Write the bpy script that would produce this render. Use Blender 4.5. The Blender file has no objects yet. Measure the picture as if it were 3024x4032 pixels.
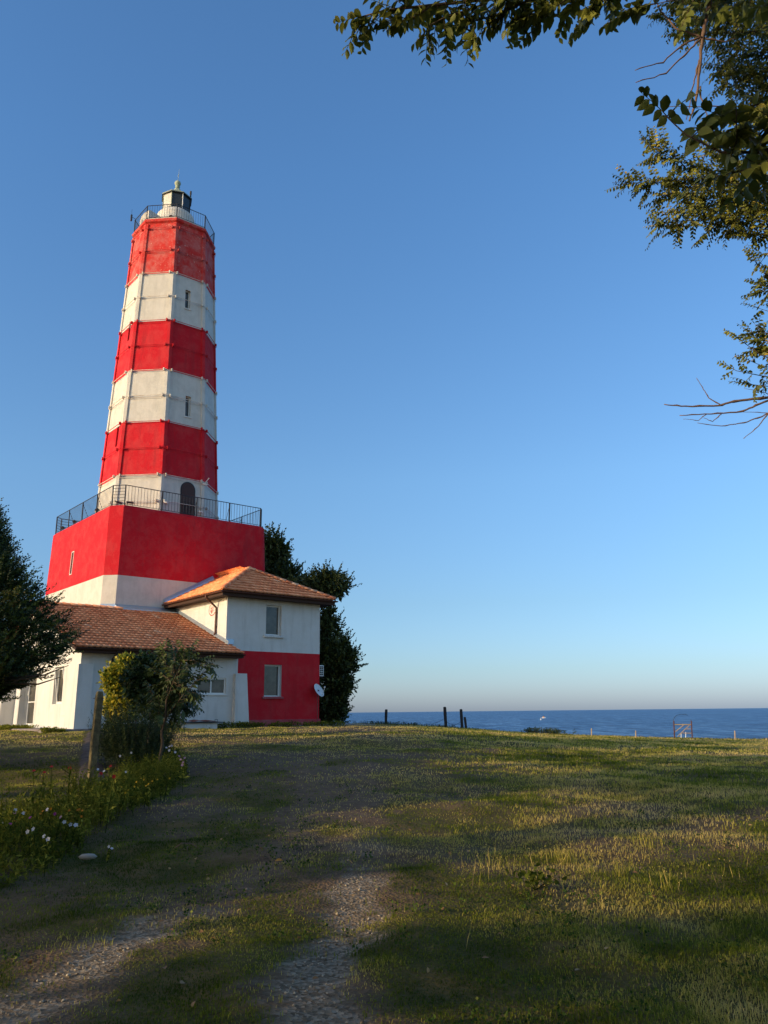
import bpy, math, random
import numpy as np
from mathutils import Vector, Matrix
R = math.radians
rng = np.random.default_rng(7)
random.seed(7)
scene = bpy.context.scene
# ------------------------------------------------------------------ camera, light, exposure
EYE = 0.65
FPX, PIT, ROL = 3146.0, R(14.06), R(0.63)
_f = np.array([0, math.cos(PIT), math.sin(PIT)]); _r0 = np.array([1., 0, 0]); _u0 = np.array([0, -math.sin(PIT), math.cos(PIT)])
_r = _r0 * math.cos(ROL) - _u0 * math.sin(ROL); _up = _u0 * math.cos(ROL) + _r0 * math.sin(ROL)
cam_d = bpy.data.cameras.new('camera'); cam = bpy.data.objects.new('camera', cam_d)
scene.collection.objects.link(cam); scene.camera = cam
M = Matrix(((_r[0], _up[0], -_f[0], 0), (_r[1], _up[1], -_f[1], 0), (_r[2], _up[2], -_f[2], EYE), (0, 0, 0, 1)))
cam.matrix_world = M
cam_d.sensor_fit = 'VERTICAL'; cam_d.sensor_height = 36.0; cam_d.lens = 36.0 * FPX / 4032.0
cam_d.clip_start = 0.05; cam_d.clip_end = 90000
SUN_AZ, SUN_EL = 242.0, 13.5          # degrees clockwise from +Y, and above the horizon
world = bpy.data.worlds.new('World'); scene.world = world; world.use_nodes = True
wn = world.node_tree; bg = wn.nodes['Background']
sky = wn.nodes.new('ShaderNodeTexSky'); sky.sky_type = 'NISHITA'; sky.sun_disc = False
sky.sun_elevation = R(SUN_EL); sky.sun_rotation = R(SUN_AZ); sky.altitude = 0; sky.air_density = 1.0; sky.dust_density = 0.8; sky.ozone_density = 2.4
# on the side away from the low sun the lower sky is dimmer and bluer than the sky model gives
def _wn(t, **k):
    n = wn.nodes.new(t)
    for a, b in k.items(): setattr(n, a, b)
    return n
_tc = _wn('ShaderNodeTexCoord'); _sx = _wn('ShaderNodeSeparateXYZ'); _cr = _wn('ShaderNodeValToRGB'); _mx = _wn('ShaderNodeMix', data_type='RGBA', blend_type='MULTIPLY')
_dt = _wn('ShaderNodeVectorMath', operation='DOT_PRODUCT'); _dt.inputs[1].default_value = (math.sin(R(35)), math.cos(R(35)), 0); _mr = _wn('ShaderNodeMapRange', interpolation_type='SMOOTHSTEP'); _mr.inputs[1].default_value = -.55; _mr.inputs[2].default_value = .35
wn.links.new(_tc.outputs['Generated'], _sx.inputs[0]); wn.links.new(_tc.outputs['Generated'], _dt.inputs[0]); wn.links.new(_dt.outputs['Value'], _mr.inputs[0]); wn.links.new(_sx.outputs[2], _cr.inputs[0]); wn.links.new(_mr.outputs[0], _mx.inputs[0])
_e = _cr.color_ramp.elements; _e[0].position = 0.0; _e[0].color = (.70, .86, 1.50, 1); _e[1].position = .6; _e[1].color = (.84, 1.21, 1.50, 1)
for _p, _c in ((.05, (.68, .85, 1.20, 1)), (.13, (.72, .88, 1.08, 1)), (.28, (.86, 1.09, 1.27, 1))): _n = _e.new(_p); _n.color = _c
_gl = _wn('ShaderNodeMix', data_type='RGBA', blend_type='MULTIPLY'); _iv = _wn('ShaderNodeMath', operation='SUBTRACT'); _iv.inputs[0].default_value = 1.0; wn.links.new(_mr.outputs[0], _iv.inputs[1]); wn.links.new(_iv.outputs[0], _gl.inputs[0]); wn.links.new(sky.outputs[0], _gl.inputs[6]); _gl.inputs[7].default_value = (1.6, 1.5, 1.4, 1)  # sunward sky, out of view, raised above the model to lift shaded walls
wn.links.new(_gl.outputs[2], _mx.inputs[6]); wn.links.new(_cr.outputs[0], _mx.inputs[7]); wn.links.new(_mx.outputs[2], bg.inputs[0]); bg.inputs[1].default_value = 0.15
sd = bpy.data.lights.new('sun', 'SUN'); sd.energy = 3.2; sd.angle = R(0.5); sd.color = (1.0, 0.77, 0.46)
sun = bpy.data.objects.new('sun', sd); scene.collection.objects.link(sun)
az, el = R(SUN_AZ), R(SUN_EL)
sv = Vector((math.sin(az) * math.cos(el), math.cos(az) * math.cos(el), math.sin(el)))
sun.rotation_euler = sv.to_track_quat('Z', 'Y').to_euler(); sun.location = (-40, -20, 30)
vs = scene.view_settings; vs.view_transform = 'Standard'; vs.look = 'None'; vs.gamma = 1; vs.exposure = 0.27; vs.use_curve_mapping = False

# ------------------------------------------------------------------ helpers
def px(x, y, d):                       # photo pixel + distance along +Y -> world point
    v = _f + _r * (x - 1512) / FPX + _up * (2016 - y) / FPX
    return np.array([0, 0, EYE]) + v * (d / v[1])
class MB:
    def __init__(s): s.V = []; s.F = []
    def add(s, V, F):
        o = len(s.V); s.V += [tuple(map(float, v)) for v in V]; s.F += [tuple(i + o for i in f) for f in F]; return s
    def box(s, x0, x1, y0, y1, z0, z1):
        V = [(x, y, z) for z in (z0, z1) for y in (y0, y1) for x in (x0, x1)]
        return s.add(V, [(0, 2, 3, 1), (4, 5, 7, 6), (0, 1, 5, 4), (2, 6, 7, 3), (0, 4, 6, 2), (1, 3, 7, 5)])
    def prism(s, poly, z0, z1):
        n = len(poly); V = [(p[0], p[1], z0) for p in poly] + [(p[0], p[1], z1) for p in poly]
        return s.add(V, [tuple(range(n))[::-1], tuple(range(n, 2 * n))] + [(i, (i + 1) % n, n + (i + 1) % n, n + i) for i in range(n)])
    def hexa(s, P8):                   # 8 points, bottom ring then top ring
        return s.add(P8, [(3, 2, 1, 0), (4, 5, 6, 7), (0, 1, 5, 4), (1, 2, 6, 5), (2, 3, 7, 6), (3, 0, 4, 7)])
    def tube(s, pts, r, n=6, cap=True):
        pts = [np.array(p, float) for p in pts]; rs = r if hasattr(r, '__len__') else [r] * len(pts); V = []; F = []
        prev = None
        for i, p in enumerate(pts):
            t = pts[min(i + 1, len(pts) - 1)] - pts[max(i - 1, 0)]; t /= (np.linalg.norm(t) + 1e-9)
            a = np.array([0, 0, 1.]) if abs(t[2]) < .9 else np.array([1., 0, 0])
            if prev is not None: a = prev
            x = a - t * (a @ t); x /= (np.linalg.norm(x) + 1e-9); y = np.cross(t, x); prev = x
            for k in range(n):
                c = 2 * math.pi * k / n; V.append(p + (x * math.cos(c) + y * math.sin(c)) * rs[i])
        for i in range(len(pts) - 1):
            for k in range(n):
                F.append((i * n + k, i * n + (k + 1) % n, (i + 1) * n + (k + 1) % n, (i + 1) * n + k))
        if cap: F.append(tuple(range(n))[::-1]); F.append(tuple(range((len(pts) - 1) * n, len(pts) * n)))
        return s.add(V, F)
    def lathe(s, c, prof, n=24, ph=0.0):
        V = []; F = []
        for (r, z) in prof:
            for k in range(n):
                a = ph + 2 * math.pi * k / n; V.append((c[0] + r * math.cos(a), c[1] + r * math.sin(a), c[2] + z))
        m = len(prof)
        for i in range(m - 1):
            for k in range(n): F.append((i * n + k, i * n + (k + 1) % n, (i + 1) * n + (k + 1) % n, (i + 1) * n + k))
        F.append(tuple(range(n))[::-1]); F.append(tuple(range((m - 1) * n, m * n)))
        return s.add(V, F)
    def build(s, name, mat, parent=None, smooth=False, bevel=0): 
        me = bpy.data.meshes.new(name); me.from_pydata(s.V, [], s.F); me.update()
        me.materials.append(mat)
        if smooth: me.polygons.foreach_set('use_smooth', [True] * len(me.polygons))
        o = bpy.data.objects.new(name, me); scene.collection.objects.link(o)
        if parent is not None: o.parent = parent
        if bevel:
            b = o.modifiers.new('bevel', 'BEVEL'); b.width = bevel; b.segments = 2; b.limit_method = 'ANGLE'; b.angle_limit = R(40)
        return o
def npmesh(name, V, F, mat, parent=None, tint=None, smooth=False, extra=None):
    """V (n,3); F list of (m,k) index arrays; tint per vertex"""
    me = bpy.data.meshes.new(name); V = np.asarray(V, np.float32)
    if not isinstance(F, list): F = [F]
    F = [f for f in F if len(f)]
    me.vertices.add(len(V)); me.vertices.foreach_set('co', V.ravel())
    nl = sum(f.size for f in F); npoly = sum(len(f) for f in F)
    me.loops.add(nl); me.polygons.add(npoly)
    me.loops.foreach_set('vertex_index', np.concatenate([f.ravel() for f in F]).astype(np.int32))
    tot = np.concatenate([np.full(len(f), f.shape[1]) for f in F]); st = np.concatenate([[0], np.cumsum(tot)[:-1]])
    me.polygons.foreach_set('loop_start', st.astype(np.int32))
    me.update(calc_edges=True); me.validate()
    if tint is not None:
        a = me.attributes.new('tint', 'FLOAT', 'POINT'); a.data.foreach_set('value', np.asarray(tint, np.float32))
    for k, val in (extra or {}).items():
        a = me.attributes.new(k, 'FLOAT', 'POINT'); a.data.foreach_set('value', np.asarray(val, np.float32))
    if smooth: me.polygons.foreach_set('use_smooth', np.ones(len(me.polygons), bool))
    me.materials.append(mat)
    o = bpy.data.objects.new(name, me); scene.collection.objects.link(o)
    if parent is not None: o.parent = parent
    return o
def tag(o, label=None, cat=None, group=None, kind=None):
    if label: o['label'] = label
    if cat: o['category'] = cat
    if group: o['group'] = group
    if kind: o['kind'] = kind
    return o
def thing(name, label, cat, loc=(0, 0, 0), rz=0, group=None):
    o = bpy.data.objects.new(name, None); scene.collection.objects.link(o); o.location = loc; o.rotation_euler = (0, 0, rz)
    o.empty_display_size = .2
    return tag(o, label, cat, group)
def copy_tree(o, parent=None):
    c = o.copy(); scene.collection.objects.link(c)
    if parent is not None: c.parent = parent
    for ch in list(o.children): copy_tree(ch, c)
    return c
def vnoise(x, y, s, seed=0):           # smooth value noise, numpy
    x = np.asarray(x) / s + 100 + seed * 17.3; y = np.asarray(y) / s + 100 + seed * 5.7
    xi = np.floor(x).astype(np.int64); yi = np.floor(y).astype(np.int64); fx = x - xi; fy = y - yi
    fx = fx * fx * (3 - 2 * fx); fy = fy * fy * (3 - 2 * fy)
    def h(a, b):
        n = (a * 374761393 + b * 668265263 + seed * 974711) & 0x7fffffff; n = ((n ^ (n >> 13)) * 1274126177) & 0x7fffffff
        return ((n ^ (n >> 16)) & 0xffff) / 65535.0
    return (h(xi, yi) * (1 - fx) + h(xi + 1, yi) * fx) * (1 - fy) + (h(xi, yi + 1) * (1 - fx) + h(xi + 1, yi + 1) * fx) * fy

# ------------------------------------------------------------------ materials
def mat(name, col, rough=.7, spec=.3, metal=0):
    m = bpy.data.materials.new(name); m.use_nodes = True; b = m.node_tree.nodes['Principled BSDF']
    b.inputs['Base Color'].default_value = (*col, 1); b.inputs['Roughness'].default_value = rough
    b.inputs['Specular IOR Level'].default_value = spec; b.inputs['Metallic'].default_value = metal
    return m
def N(m, t, **kw):
    n = m.node_tree.nodes.new(t)
    for k, v in kw.items(): setattr(n, k, v)
    return n
def L(m, a, b): m.node_tree.links.new(a, b)
def noise(m, scale, detail=6, rough=.6, vec=None, dist=0):
    n = N(m, 'ShaderNodeTexNoise'); n.inputs['Scale'].default_value = scale; n.inputs['Detail'].default_value = detail
    n.inputs['Roughness'].default_value = rough; n.inputs['Distortion'].default_value = dist
    if vec: L(m, vec, n.inputs['Vector'])
    return n.outputs['Fac']
def ramp(m, fac, stops):
    r = N(m, 'ShaderNodeValToRGB'); e = r.color_ramp.elements
    while len(e) < len(stops): e.new(.5)
    for i, (p, c) in enumerate(stops): e[i].position = p; e[i].color = (*c, 1) if len(c) == 3 else c
    L(m, fac, r.inputs[0]); return r.outputs[0]
def mixc(m, fac, a, b, mode='MIX'):
    n = N(m, 'ShaderNodeMix', data_type='RGBA', blend_type=mode)
    for s, v in ((0, fac), (6, a), (7, b)):
        if hasattr(v, 'links') or hasattr(v, 'is_linked'): L(m, v, n.inputs[s])
        elif isinstance(v, (int, float)): n.inputs[s].default_value = v
        else: n.inputs[s].default_value = (*v, 1)
    return n.outputs[2]
def objco(m, scale=(1, 1, 1)):
    t = N(m, 'ShaderNodeTexCoord'); mp = N(m, 'ShaderNodeMapping'); mp.inputs['Scale'].default_value = scale
    L(m, t.outputs['Object'], mp.inputs[0]); return mp.outputs[0]
def bump(m, h, strength=.4, dist=.02):
    b = N(m, 'ShaderNodeBump'); b.inputs['Strength'].default_value = strength; b.inputs['Distance'].default_value = dist
    L(m, h, b.inputs['Height']); L(m, b.outputs[0], m.node_tree.nodes['Principled BSDF'].inputs['Normal'])
def plaster(name, col, faded, stain, fade_amt=.5, bs=.5, chips=0.0, chipcol=(.75, .7, .62)):
    m = mat(name, col, .85, .2); co = objco(m)
    p = m.node_tree.nodes['Principled BSDF']
    a = ramp(m, noise(m, 1.3, 9, .72, co, .3), [(.44, (0, 0, 0)), (.60, (1, 1, 1))])
    c1 = mixc(m, a, col, faded)
    c1 = mixc(m, 1 - fade_amt, c1, col)
    st = objco(m, (3.2, 3.2, .35))
    b = ramp(m, noise(m, 1.0, 7, .6, st), [(.50, (0, 0, 0)), (.74, (.7, .7, .7))])
    c2 = mixc(m, b, c1, stain)
    if chips:
        ch = ramp(m, noise(m, 5.5, 9, .7, co, .4), [(.66 - chips * .1, (0, 0, 0)), (.69 - chips * .1, (1, 1, 1))])
        c2 = mixc(m, ch, c2, chipcol)
    L(m, c2, p.inputs['Base Color'])
    h = N(m, 'ShaderNodeMath', operation='ADD'); L(m, noise(m, 4, 8, .6, co), h.inputs[0]); L(m, noise(m, 28, 5, .6, co), h.inputs[1])
    bump(m, h.outputs[0], bs, .03)
    return m
WHITE = plaster('white_plaster', (.62, .595, .55), (.53, .51, .465), (.47, .45, .42), .8, .8)
WHITE2 = plaster('white_render', (.68, .67, .645), (.63, .61, .57), (.50, .48, .44), .7, .4)
RED = plaster('red_paint', (.56, .011, .022), (.57, .04, .046), (.38, .022, .03), .75, .8)
REDF = plaster('faded_red_paint', (.57, .035, .03), (.57, .14, .125), (.46, .08, .075), .9, .8, .45, (.60, .32, .27))
REDW = plaster('red_wall_paint', (.58, .014, .024), (.56, .04, .045), (.42, .02, .025), .7, .4)
PINK = plaster('plinth_paint', (.42, .06, .07), (.40, .12, .12), (.3, .07, .07), .8, .4)
GREYM = mat('zinc', (.42, .52, .62), .38, .5, .75); bump(GREYM, noise(GREYM, 9, 4, .5, objco(GREYM)), .3, .02)
IRON = mat('black_iron', (.022, .024, .03), .5, .4); bump(IRON, noise(IRON, 60, 3), .2, .004)
DARKW = mat('dark_wood', (.055, .028, .02), .7, .2); bump(DARKW, noise(DARKW, 12, 5, .6, objco(DARKW, (1, 1, 6))), .5, .01)
BROWN = mat('brown_metal', (.10, .035, .022), .45, .4)
PVC = mat('white_frame', (.78, .78, .76), .35, .4)
GLASS = mat('window_glass', (.05, .055, .05), .08, .6)
L(GLASS, ramp(GLASS, noise(GLASS, 1.5, 3, .5, objco(GLASS)), [(.3, (.03, .03, .028)), (.75, (.12, .11, .09))]), GLASS.node_tree.nodes['Principled BSDF'].inputs['Base Color'])
COPPER = mat('green_copper', (.36, .42, .33), .75, .2)
L(COPPER, ramp(COPPER, noise(COPPER, 8, 6, .6, objco(COPPER)), [(.35, (.24, .31, .24)), (.7, (.46, .48, .36))]), COPPER.node_tree.nodes['Principled BSDF'].inputs['Base Color'])
CONC = mat('concrete', (.28, .24, .21), .9, .2)
_c = objco(CONC); L(CONC, ramp(CONC, noise(CONC, 2.5, 9, .7, _c), [(.3, (.17, .14, .13)), (.55, (.29, .24, .22)), (.75, (.36, .31, .27))]), CONC.node_tree.nodes['Principled BSDF'].inputs['Base Color']); bump(CONC, noise(CONC, 25, 8, .7, _c), .6, .02)
LICHEN = mat('lichen_concrete', (.2, .17, .1), .95, .1)
_c = objco(LICHEN); L(LICHEN, ramp(LICHEN, noise(LICHEN, 9, 9, .75, _c), [(.3, (.07, .055, .035)), (.5, (.19, .15, .08)), (.7, (.33, .27, .13)), (.85, (.40, .36, .24))]), LICHEN.node_tree.nodes['Principled BSDF'].inputs['Base Color']); bump(LICHEN, noise(LICHEN, 30, 8, .7, _c), 1.0, .02)
# roof tiles: colour varies tile by tile
def tilemat():
    m = mat('clay_tile', (.45, .14, .07), .75, .25); a = N(m, 'ShaderNodeAttribute'); a.attribute_name = 'tint'
    c = ramp(m, a.outputs['Fac'], [(.0, (.55, .17, .08)), (.35, (.76, .28, .13)), (.75, (.88, .38, .19)), (1., (.82, .48, .30))])
    d = ramp(m, noise(m, 2.2, 8, .7, objco(m)), [(.5, (1, 1, 1)), (.76, (.55, .46, .42))])
    c = mixc(m, 1.0, c, d, 'MULTIPLY'); L(m, c, m.node_tree.nodes['Principled BSDF'].inputs['Base Color'])
    bump(m, noise(m, 40, 4), .3, .01); return m
TILE = tilemat()
def leafmat(name, stops, trans=.35, rough=.55, spec=.35):
    m = mat(name, stops[0][1], rough, spec); a = N(m, 'ShaderNodeAttribute'); a.attribute_name = 'tint'
    c = ramp(m, a.outputs['Fac'], stops); p = m.node_tree.nodes['Principled BSDF']; L(m, c, p.inputs['Base Color'])
    tr = N(m, 'ShaderNodeBsdfTranslucent'); L(m, c, tr.inputs['Color'])
    mx = N(m, 'ShaderNodeMixShader'); mx.inputs[0].default_value = trans
    out = m.node_tree.nodes['Material Output']; L(m, p.outputs[0], mx.inputs[1]); L(m, tr.outputs[0], mx.inputs[2]); L(m, mx.outputs[0], out.inputs['Surface'])
    return m
ELM = leafmat('elm_leaf', [(0, (.06, .08, .014)), (.5, (.15, .17, .03)), (.92, (.30, .29, .05)), (1, (.42, .32, .06))], .22, .5, .3)
BROAD = leafmat('dark_leaf', [(0, (.020, .035, .010)), (.6, (.05, .07, .018)), (1, (.13, .14, .03))], .15)
JUN = leafmat('juniper_leaf', [(0, (.018, .034, .012)), (.5, (.055, .080, .018)), (.8, (.18, .21, .03)), (1, (.30, .20, .06))], .12)
YELL = leafmat('yellow_leaf', [(0, (.08, .12, .015)), (.5, (.22, .26, .03)), (1, (.62, .50, .05))], .35)
DEEP = leafmat('deep_leaf', [(0, (.018, .035, .012)), (.6, (.05, .08, .022)), (1, (.12, .15, .04))], .15)
GRASS = leafmat('grass_blade', [(0, (.055, .085, .010)), (.38, (.22, .25, .028)), (.56, (.55, .46, .10)), (1, (.85, .62, .24))], .5, .9, .02)
HERB = leafmat('bed_leaf', [(0, (.035, .055, .010)), (.5, (.13, .15, .020)), (1, (.42, .38, .06))], .4, .8, .05)
BARK = mat('bark', (.12, .09, .065), .9, .1); bump(BARK, noise(BARK, 14, 8, .7, objco(BARK, (1, 1, .25))), 1, .03)
TWIG = mat('dead_twig', (.20, .13, .10), .85, .1)
STONE = mat('stone', (.40, .36, .31), .9, .15)

# ------------------------------------------------------------------ terrain
ZCX = [-60, -2, -1.7, 1.3, 4.3, 7.4, 11.9, 17, 22.5, 60]; ZCZ = [0, 0, .02, -.08, -.32, -.57, -.82, -1.03, -1.18, -1.8]
def gz(x, y, detail=True):
    x = np.asarray(x, float); y = np.asarray(y, float)
    rp = np.clip((y - 5) / 31, 0, 1); rp = rp * rp * (3 - 2 * rp)
    z = -.95 + rp * (np.interp(x, ZCX, ZCZ) + .95)
    yc = 49.5 + np.clip(-x - 6, 0, 40) * 1.2
    fall = np.clip((y - yc) / 14, 0, 1); z = z - 10.5 * fall * fall * (3 - 2 * fall) - np.clip((y - yc - 14) * .3, 0, 8)
    if detail:
        near = np.clip(1 - (y - 34) / 10, 0, 1) * .7 + .3
        z = z + ((vnoise(x, y, 1.6, 1) - .5) * .11 + (vnoise(x, y, .55, 2) - .5) * .055 + (vnoise(x, y, .2, 3) - .5) * .02) * near
    return z
# wheel tracks of bare gravel: (x, y, half width, strength)
def ground_px(x, y):
    v = _f + _r * (x - 1512) / FPX + _up * (2016 - y) / FPX; t = 3.0
    while t < 90:
        p = np.array([0, 0, EYE]) + v * t
        if p[2] < gz(p[0], p[1], False): break
        t += .02
    return p
TR = []
for pts in ([(60, 4010, .32, 1), (330, 3840, .30, 1), (560, 3710, .26, 1), (700, 3640, .22, .7), (860, 3560, .25, .2), (1150, 3350, .3, .1), (1250, 3150, .5, .1), (1250, 3050, .6, .1), (1150, 2990, .8, .1)],
            [(1180, 4100, .42, .95), (1260, 3850, .34, 1), (1310, 3740, .26, .9), (1400, 3620, .34, .9), (1420, 3480, .28, .9), (1430, 3380, .25, .4), (1400, 3250, .4, .1), (1420, 3120, .5, .1), (1400, 3020, .8, .1)]):
    q_ = [(*ground_px(a, b)[:2], w, s_) for a, b, w, s_ in pts]
    for i in range(len(q_) - 1): TR.append((q_[i], q_[i + 1]))
def worn(x, y):
    x = np.asarray(x, float); y = np.asarray(y, float); g = np.zeros(x.shape)
    wob = (vnoise(x, y, .5, 15) - .5) * .5 + (vnoise(x, y, .14, 16) - .5) * .25
    for (a, b) in TR:
        dx, dy = b[0] - a[0], b[1] - a[1]; L2 = dx * dx + dy * dy; t = np.clip(((x - a[0]) * dx + (y - a[1]) * dy) / L2, 0, 1)
        d = np.hypot(x - a[0] - t * dx, y - a[1] - t * dy) + wob; g = np.maximum(g, np.clip(((a[2] + t * (b[2] - a[2])) * .95 - d) / .25 + .5, 0, 1))
    return g * np.clip((vnoise(x, y, .8, 17) - .12) * 3.5, .25, 1)
def gravel(x, y):
    x = np.asarray(x, float); y = np.asarray(y, float); g = np.zeros(x.shape)
    wob = (vnoise(x, y, .35, 5) - .5) * .34 + (vnoise(x, y, .11, 6) - .5) * .18
    for (a, b) in TR:
        dx, dy = b[0] - a[0], b[1] - a[1]; L2 = dx * dx + dy * dy
        t = np.clip(((x - a[0]) * dx + (y - a[1]) * dy) / L2, 0, 1)
        d = np.hypot(x - a[0] - t * dx, y - a[1] - t * dy) + wob; w = a[2] + t * (b[2] - a[2]); s_ = a[3] + t * (b[3] - a[3])
        g = np.maximum(g, s_ * np.clip((w * .70 - d) / .12 + .5, 0, 1))
    return g * np.clip((vnoise(x, y, .55, 12) * .55 + vnoise(x, y, .17, 13) * .45 - .16) * 4.5, .2, 1)
def bare(x, y):                        # worn earth
    g = np.clip((vnoise(x, y, 2.3, 8) * .6 + vnoise(x, y, .7, 9) * .4 - .52) * 5, 0, 1)
    mid = np.exp(-((np.asarray(x) + 1.5) / 4.5) ** 2) * np.clip((np.asarray(y) - 9) / 8, 0, 1)
    return np.clip(1.1 * worn(x, y) + g * .75 + mid * .7 * np.clip((vnoise(x, y, 1.4, 11) - .3) * 3, 0, 1), 0, 1)
def axis(lo, hi, steps):
    out = [lo]
    while out[-1] < hi: out.append(out[-1] + steps(out[-1]))
    return np.array(out)
ys = axis(-60, 95, lambda y: .09 if 2 < y < 12 else (.2 if 12 <= y < 30 else (.5 if 30 <= y < 66 else 2.5)))
xs = axis(-90, 70, lambda x: .11 if -6 < x < 6 else (.28 if -14 < x < 14 else (.8 if -24 < x < 30 else 4)))
X, Y = np.meshgrid(xs, ys); Zt = gz(X, Y); Gv = gravel(X, Y); Br = bare(X, Y); Zt = Zt - .015 * Gv
nx, ny = len(xs), len(ys); idx = np.arange(nx * ny).reshape(ny, nx)
Fq = np.stack([idx[:-1, :-1], idx[:-1, 1:], idx[1:, 1:], idx[1:, :-1]], -1).reshape(-1, 4)
GM = mat('ground_soil', (.13, .10, .07), .95, .1)
_c = objco(GM); ag = N(GM, 'ShaderNodeAttribute'); ag.attribute_name = 'gravel'; ab = N(GM, 'ShaderNodeAttribute'); ab.attribute_name = 'bare'
_turf = ramp(GM, noise(GM, 1.3, 9, .7, _c), [(.3, (.065, .070, .016)), (.5, (.12, .10, .03)), (.68, (.22, .15, .06))])
_soil = ramp(GM, noise(GM, 6, 9, .7, _c), [(.35, (.11, .072, .044)), (.7, (.25, .165, .10))])
vor = N(GM, 'ShaderNodeTexVoronoi'); vor.inputs['Scale'].default_value = 34; L(GM, _c, vor.inputs['Vector'])
_grav = ramp(GM, vor.outputs['Color'], [(0, (.12, .088, .058)), (.5, (.30, .23, .155)), (1, (.52, .42, .31))])
_g = mixc(GM, ab.outputs['Fac'], _turf, _soil); _g = mixc(GM, ag.outputs['Fac'], _g, _grav)
L(GM, _g, GM.node_tree.nodes['Principled BSDF'].inputs['Base Color'])
hm = N(GM, 'ShaderNodeMath', operation='ADD'); L(GM, noise(GM, 22, 8, .75, _c), hm.inputs[0]); L(GM, vor.outputs['Distance'], hm.inputs[1]); bump(GM, hm.outputs[0], .9, .03)
tag(npmesh('ground', np.stack([X.ravel(), Y.ravel(), Zt.ravel()], 1), Fq, GM, smooth=True, extra={'gravel': Gv.ravel(), 'bare': Br.ravel()}), kind='structure')
# sea, far to the horizon
SEA = mat('sea_water', (.012, .045, .10), .45, .22)
_c = objco(SEA, (.45, .9, 1)); _cf = objco(SEA, (.16, .030, 1)); _cg = objco(SEA, (.05, .004, 1))
hs = N(SEA, 'ShaderNodeMath', operation='ADD'); L(SEA, noise(SEA, 1, 8, .65, _c, .3), hs.inputs[0]); L(SEA, noise(SEA, .1, 4, .6, _c), hs.inputs[1]); bump(SEA, hs.outputs[0], 1.0, 1.1)
_w1 = ramp(SEA, noise(SEA, 1.0, 8, .75, _c), [(.40, (.006, .038, .11)), (.52, (.035, .14, .31)), (.62, (.22, .38, .56))])
_w2 = ramp(SEA, noise(SEA, 1.0, 5, .8, _cf), [(.42, (.005, .034, .11)), (.51, (.035, .14, .32)), (.59, (.22, .38, .56))])
_w = mixc(SEA, .6, _w1, _w2); _w3 = ramp(SEA, noise(SEA, 1.0, 6, .7, _cg), [(.35, (.78, .80, .82)), (.65, (1.15, 1.12, 1.1))])
L(SEA, mixc(SEA, 1.0, _w, _w3, 'MULTIPLY'), SEA.node_tree.nodes['Principled BSDF'].inputs['Base Color'])
V = []; 
sx = np.concatenate([-np.geomspace(60000, 50, 26), np.linspace(-40, 60, 6), np.geomspace(80, 60000, 26)]); sy = np.concatenate([np.linspace(56, 200, 12), np.geomspace(230, 60000, 40)])
X, Y = np.meshgrid(sx, sy); idx = np.arange(X.size).reshape(X.shape)
Fq = np.stack([idx[:-1, :-1], idx[:-1, 1:], idx[1:, 1:], idx[1:, :-1]], -1).reshape(-1, 4)
tag(npmesh('sea', np.stack([X.ravel(), Y.ravel(), np.full(X.size, -9.5)], 1), Fq, SEA), kind='structure')

# ------------------------------------------------------------------ building frame (local x along the front, y back, z up)
OX, OY, RZ = -7.8649, 39.7371, R(40)
BU = np.array([math.cos(RZ), math.sin(RZ), 0]); BV = np.array([-math.sin(RZ), math.cos(RZ), 0])
def W(a, b, z=0): return np.array([OX, OY, 0]) + BU * a + BV * b + np.array([0, 0, z])
def panel(mb, f, sl, sr, z0, z1, holes, inward, depth, rev=None, zcuts=()):
    """wall sheet f(s,z); sl(z), sr(z) side limits; holes (s0,s1,z0,z1); reveals go into rev"""
    holes = [h for h in holes if h[3] > z0 and h[2] < z1]
    zz = sorted(set([z0, z1] + [min(max(v, z0), z1) for h in holes for v in (h[2], h[3])] + [c for c in zcuts if z0 < c < z1]))
    cs = sorted(set([v for h in holes for v in (h[0], h[1])]))
    def col(i, z): return sl(z) if i == 0 else (sr(z) if i == len(cs) + 1 else cs[i - 1])
    for j in range(len(zz) - 1):
        for i in range(len(cs) + 1):
            za, zb = zz[j], zz[j + 1]; zm = (za + zb) / 2; sm = (col(i, zm) + col(i + 1, zm)) / 2
            if any(h[0] < sm < h[1] and h[2] < zm < h[3] for h in holes): continue
            mb.add([f(col(i, za), za), f(col(i + 1, za), za), f(col(i + 1, zb), zb), f(col(i, zb), zb)], [(0, 1, 2, 3)])
    inw = np.array(inward) * depth; rv = rev or mb
    for h in holes:
        a, b, c, d = h[0], h[1], max(h[2], z0), min(h[3], z1)
        A, B, Cc, D = [np.array(f(s, z)) for s, z in ((a, c), (b, c), (b, d), (a, d))]
        qs = [(A, D), (Cc, B)]
        if c == h[2]: qs.append((B, A))
        if d == h[3]: qs.append((D, Cc))
        for p, q in qs: rv.add([p, q, q + inw, p + inw], [(0, 1, 2, 3)])
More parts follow.
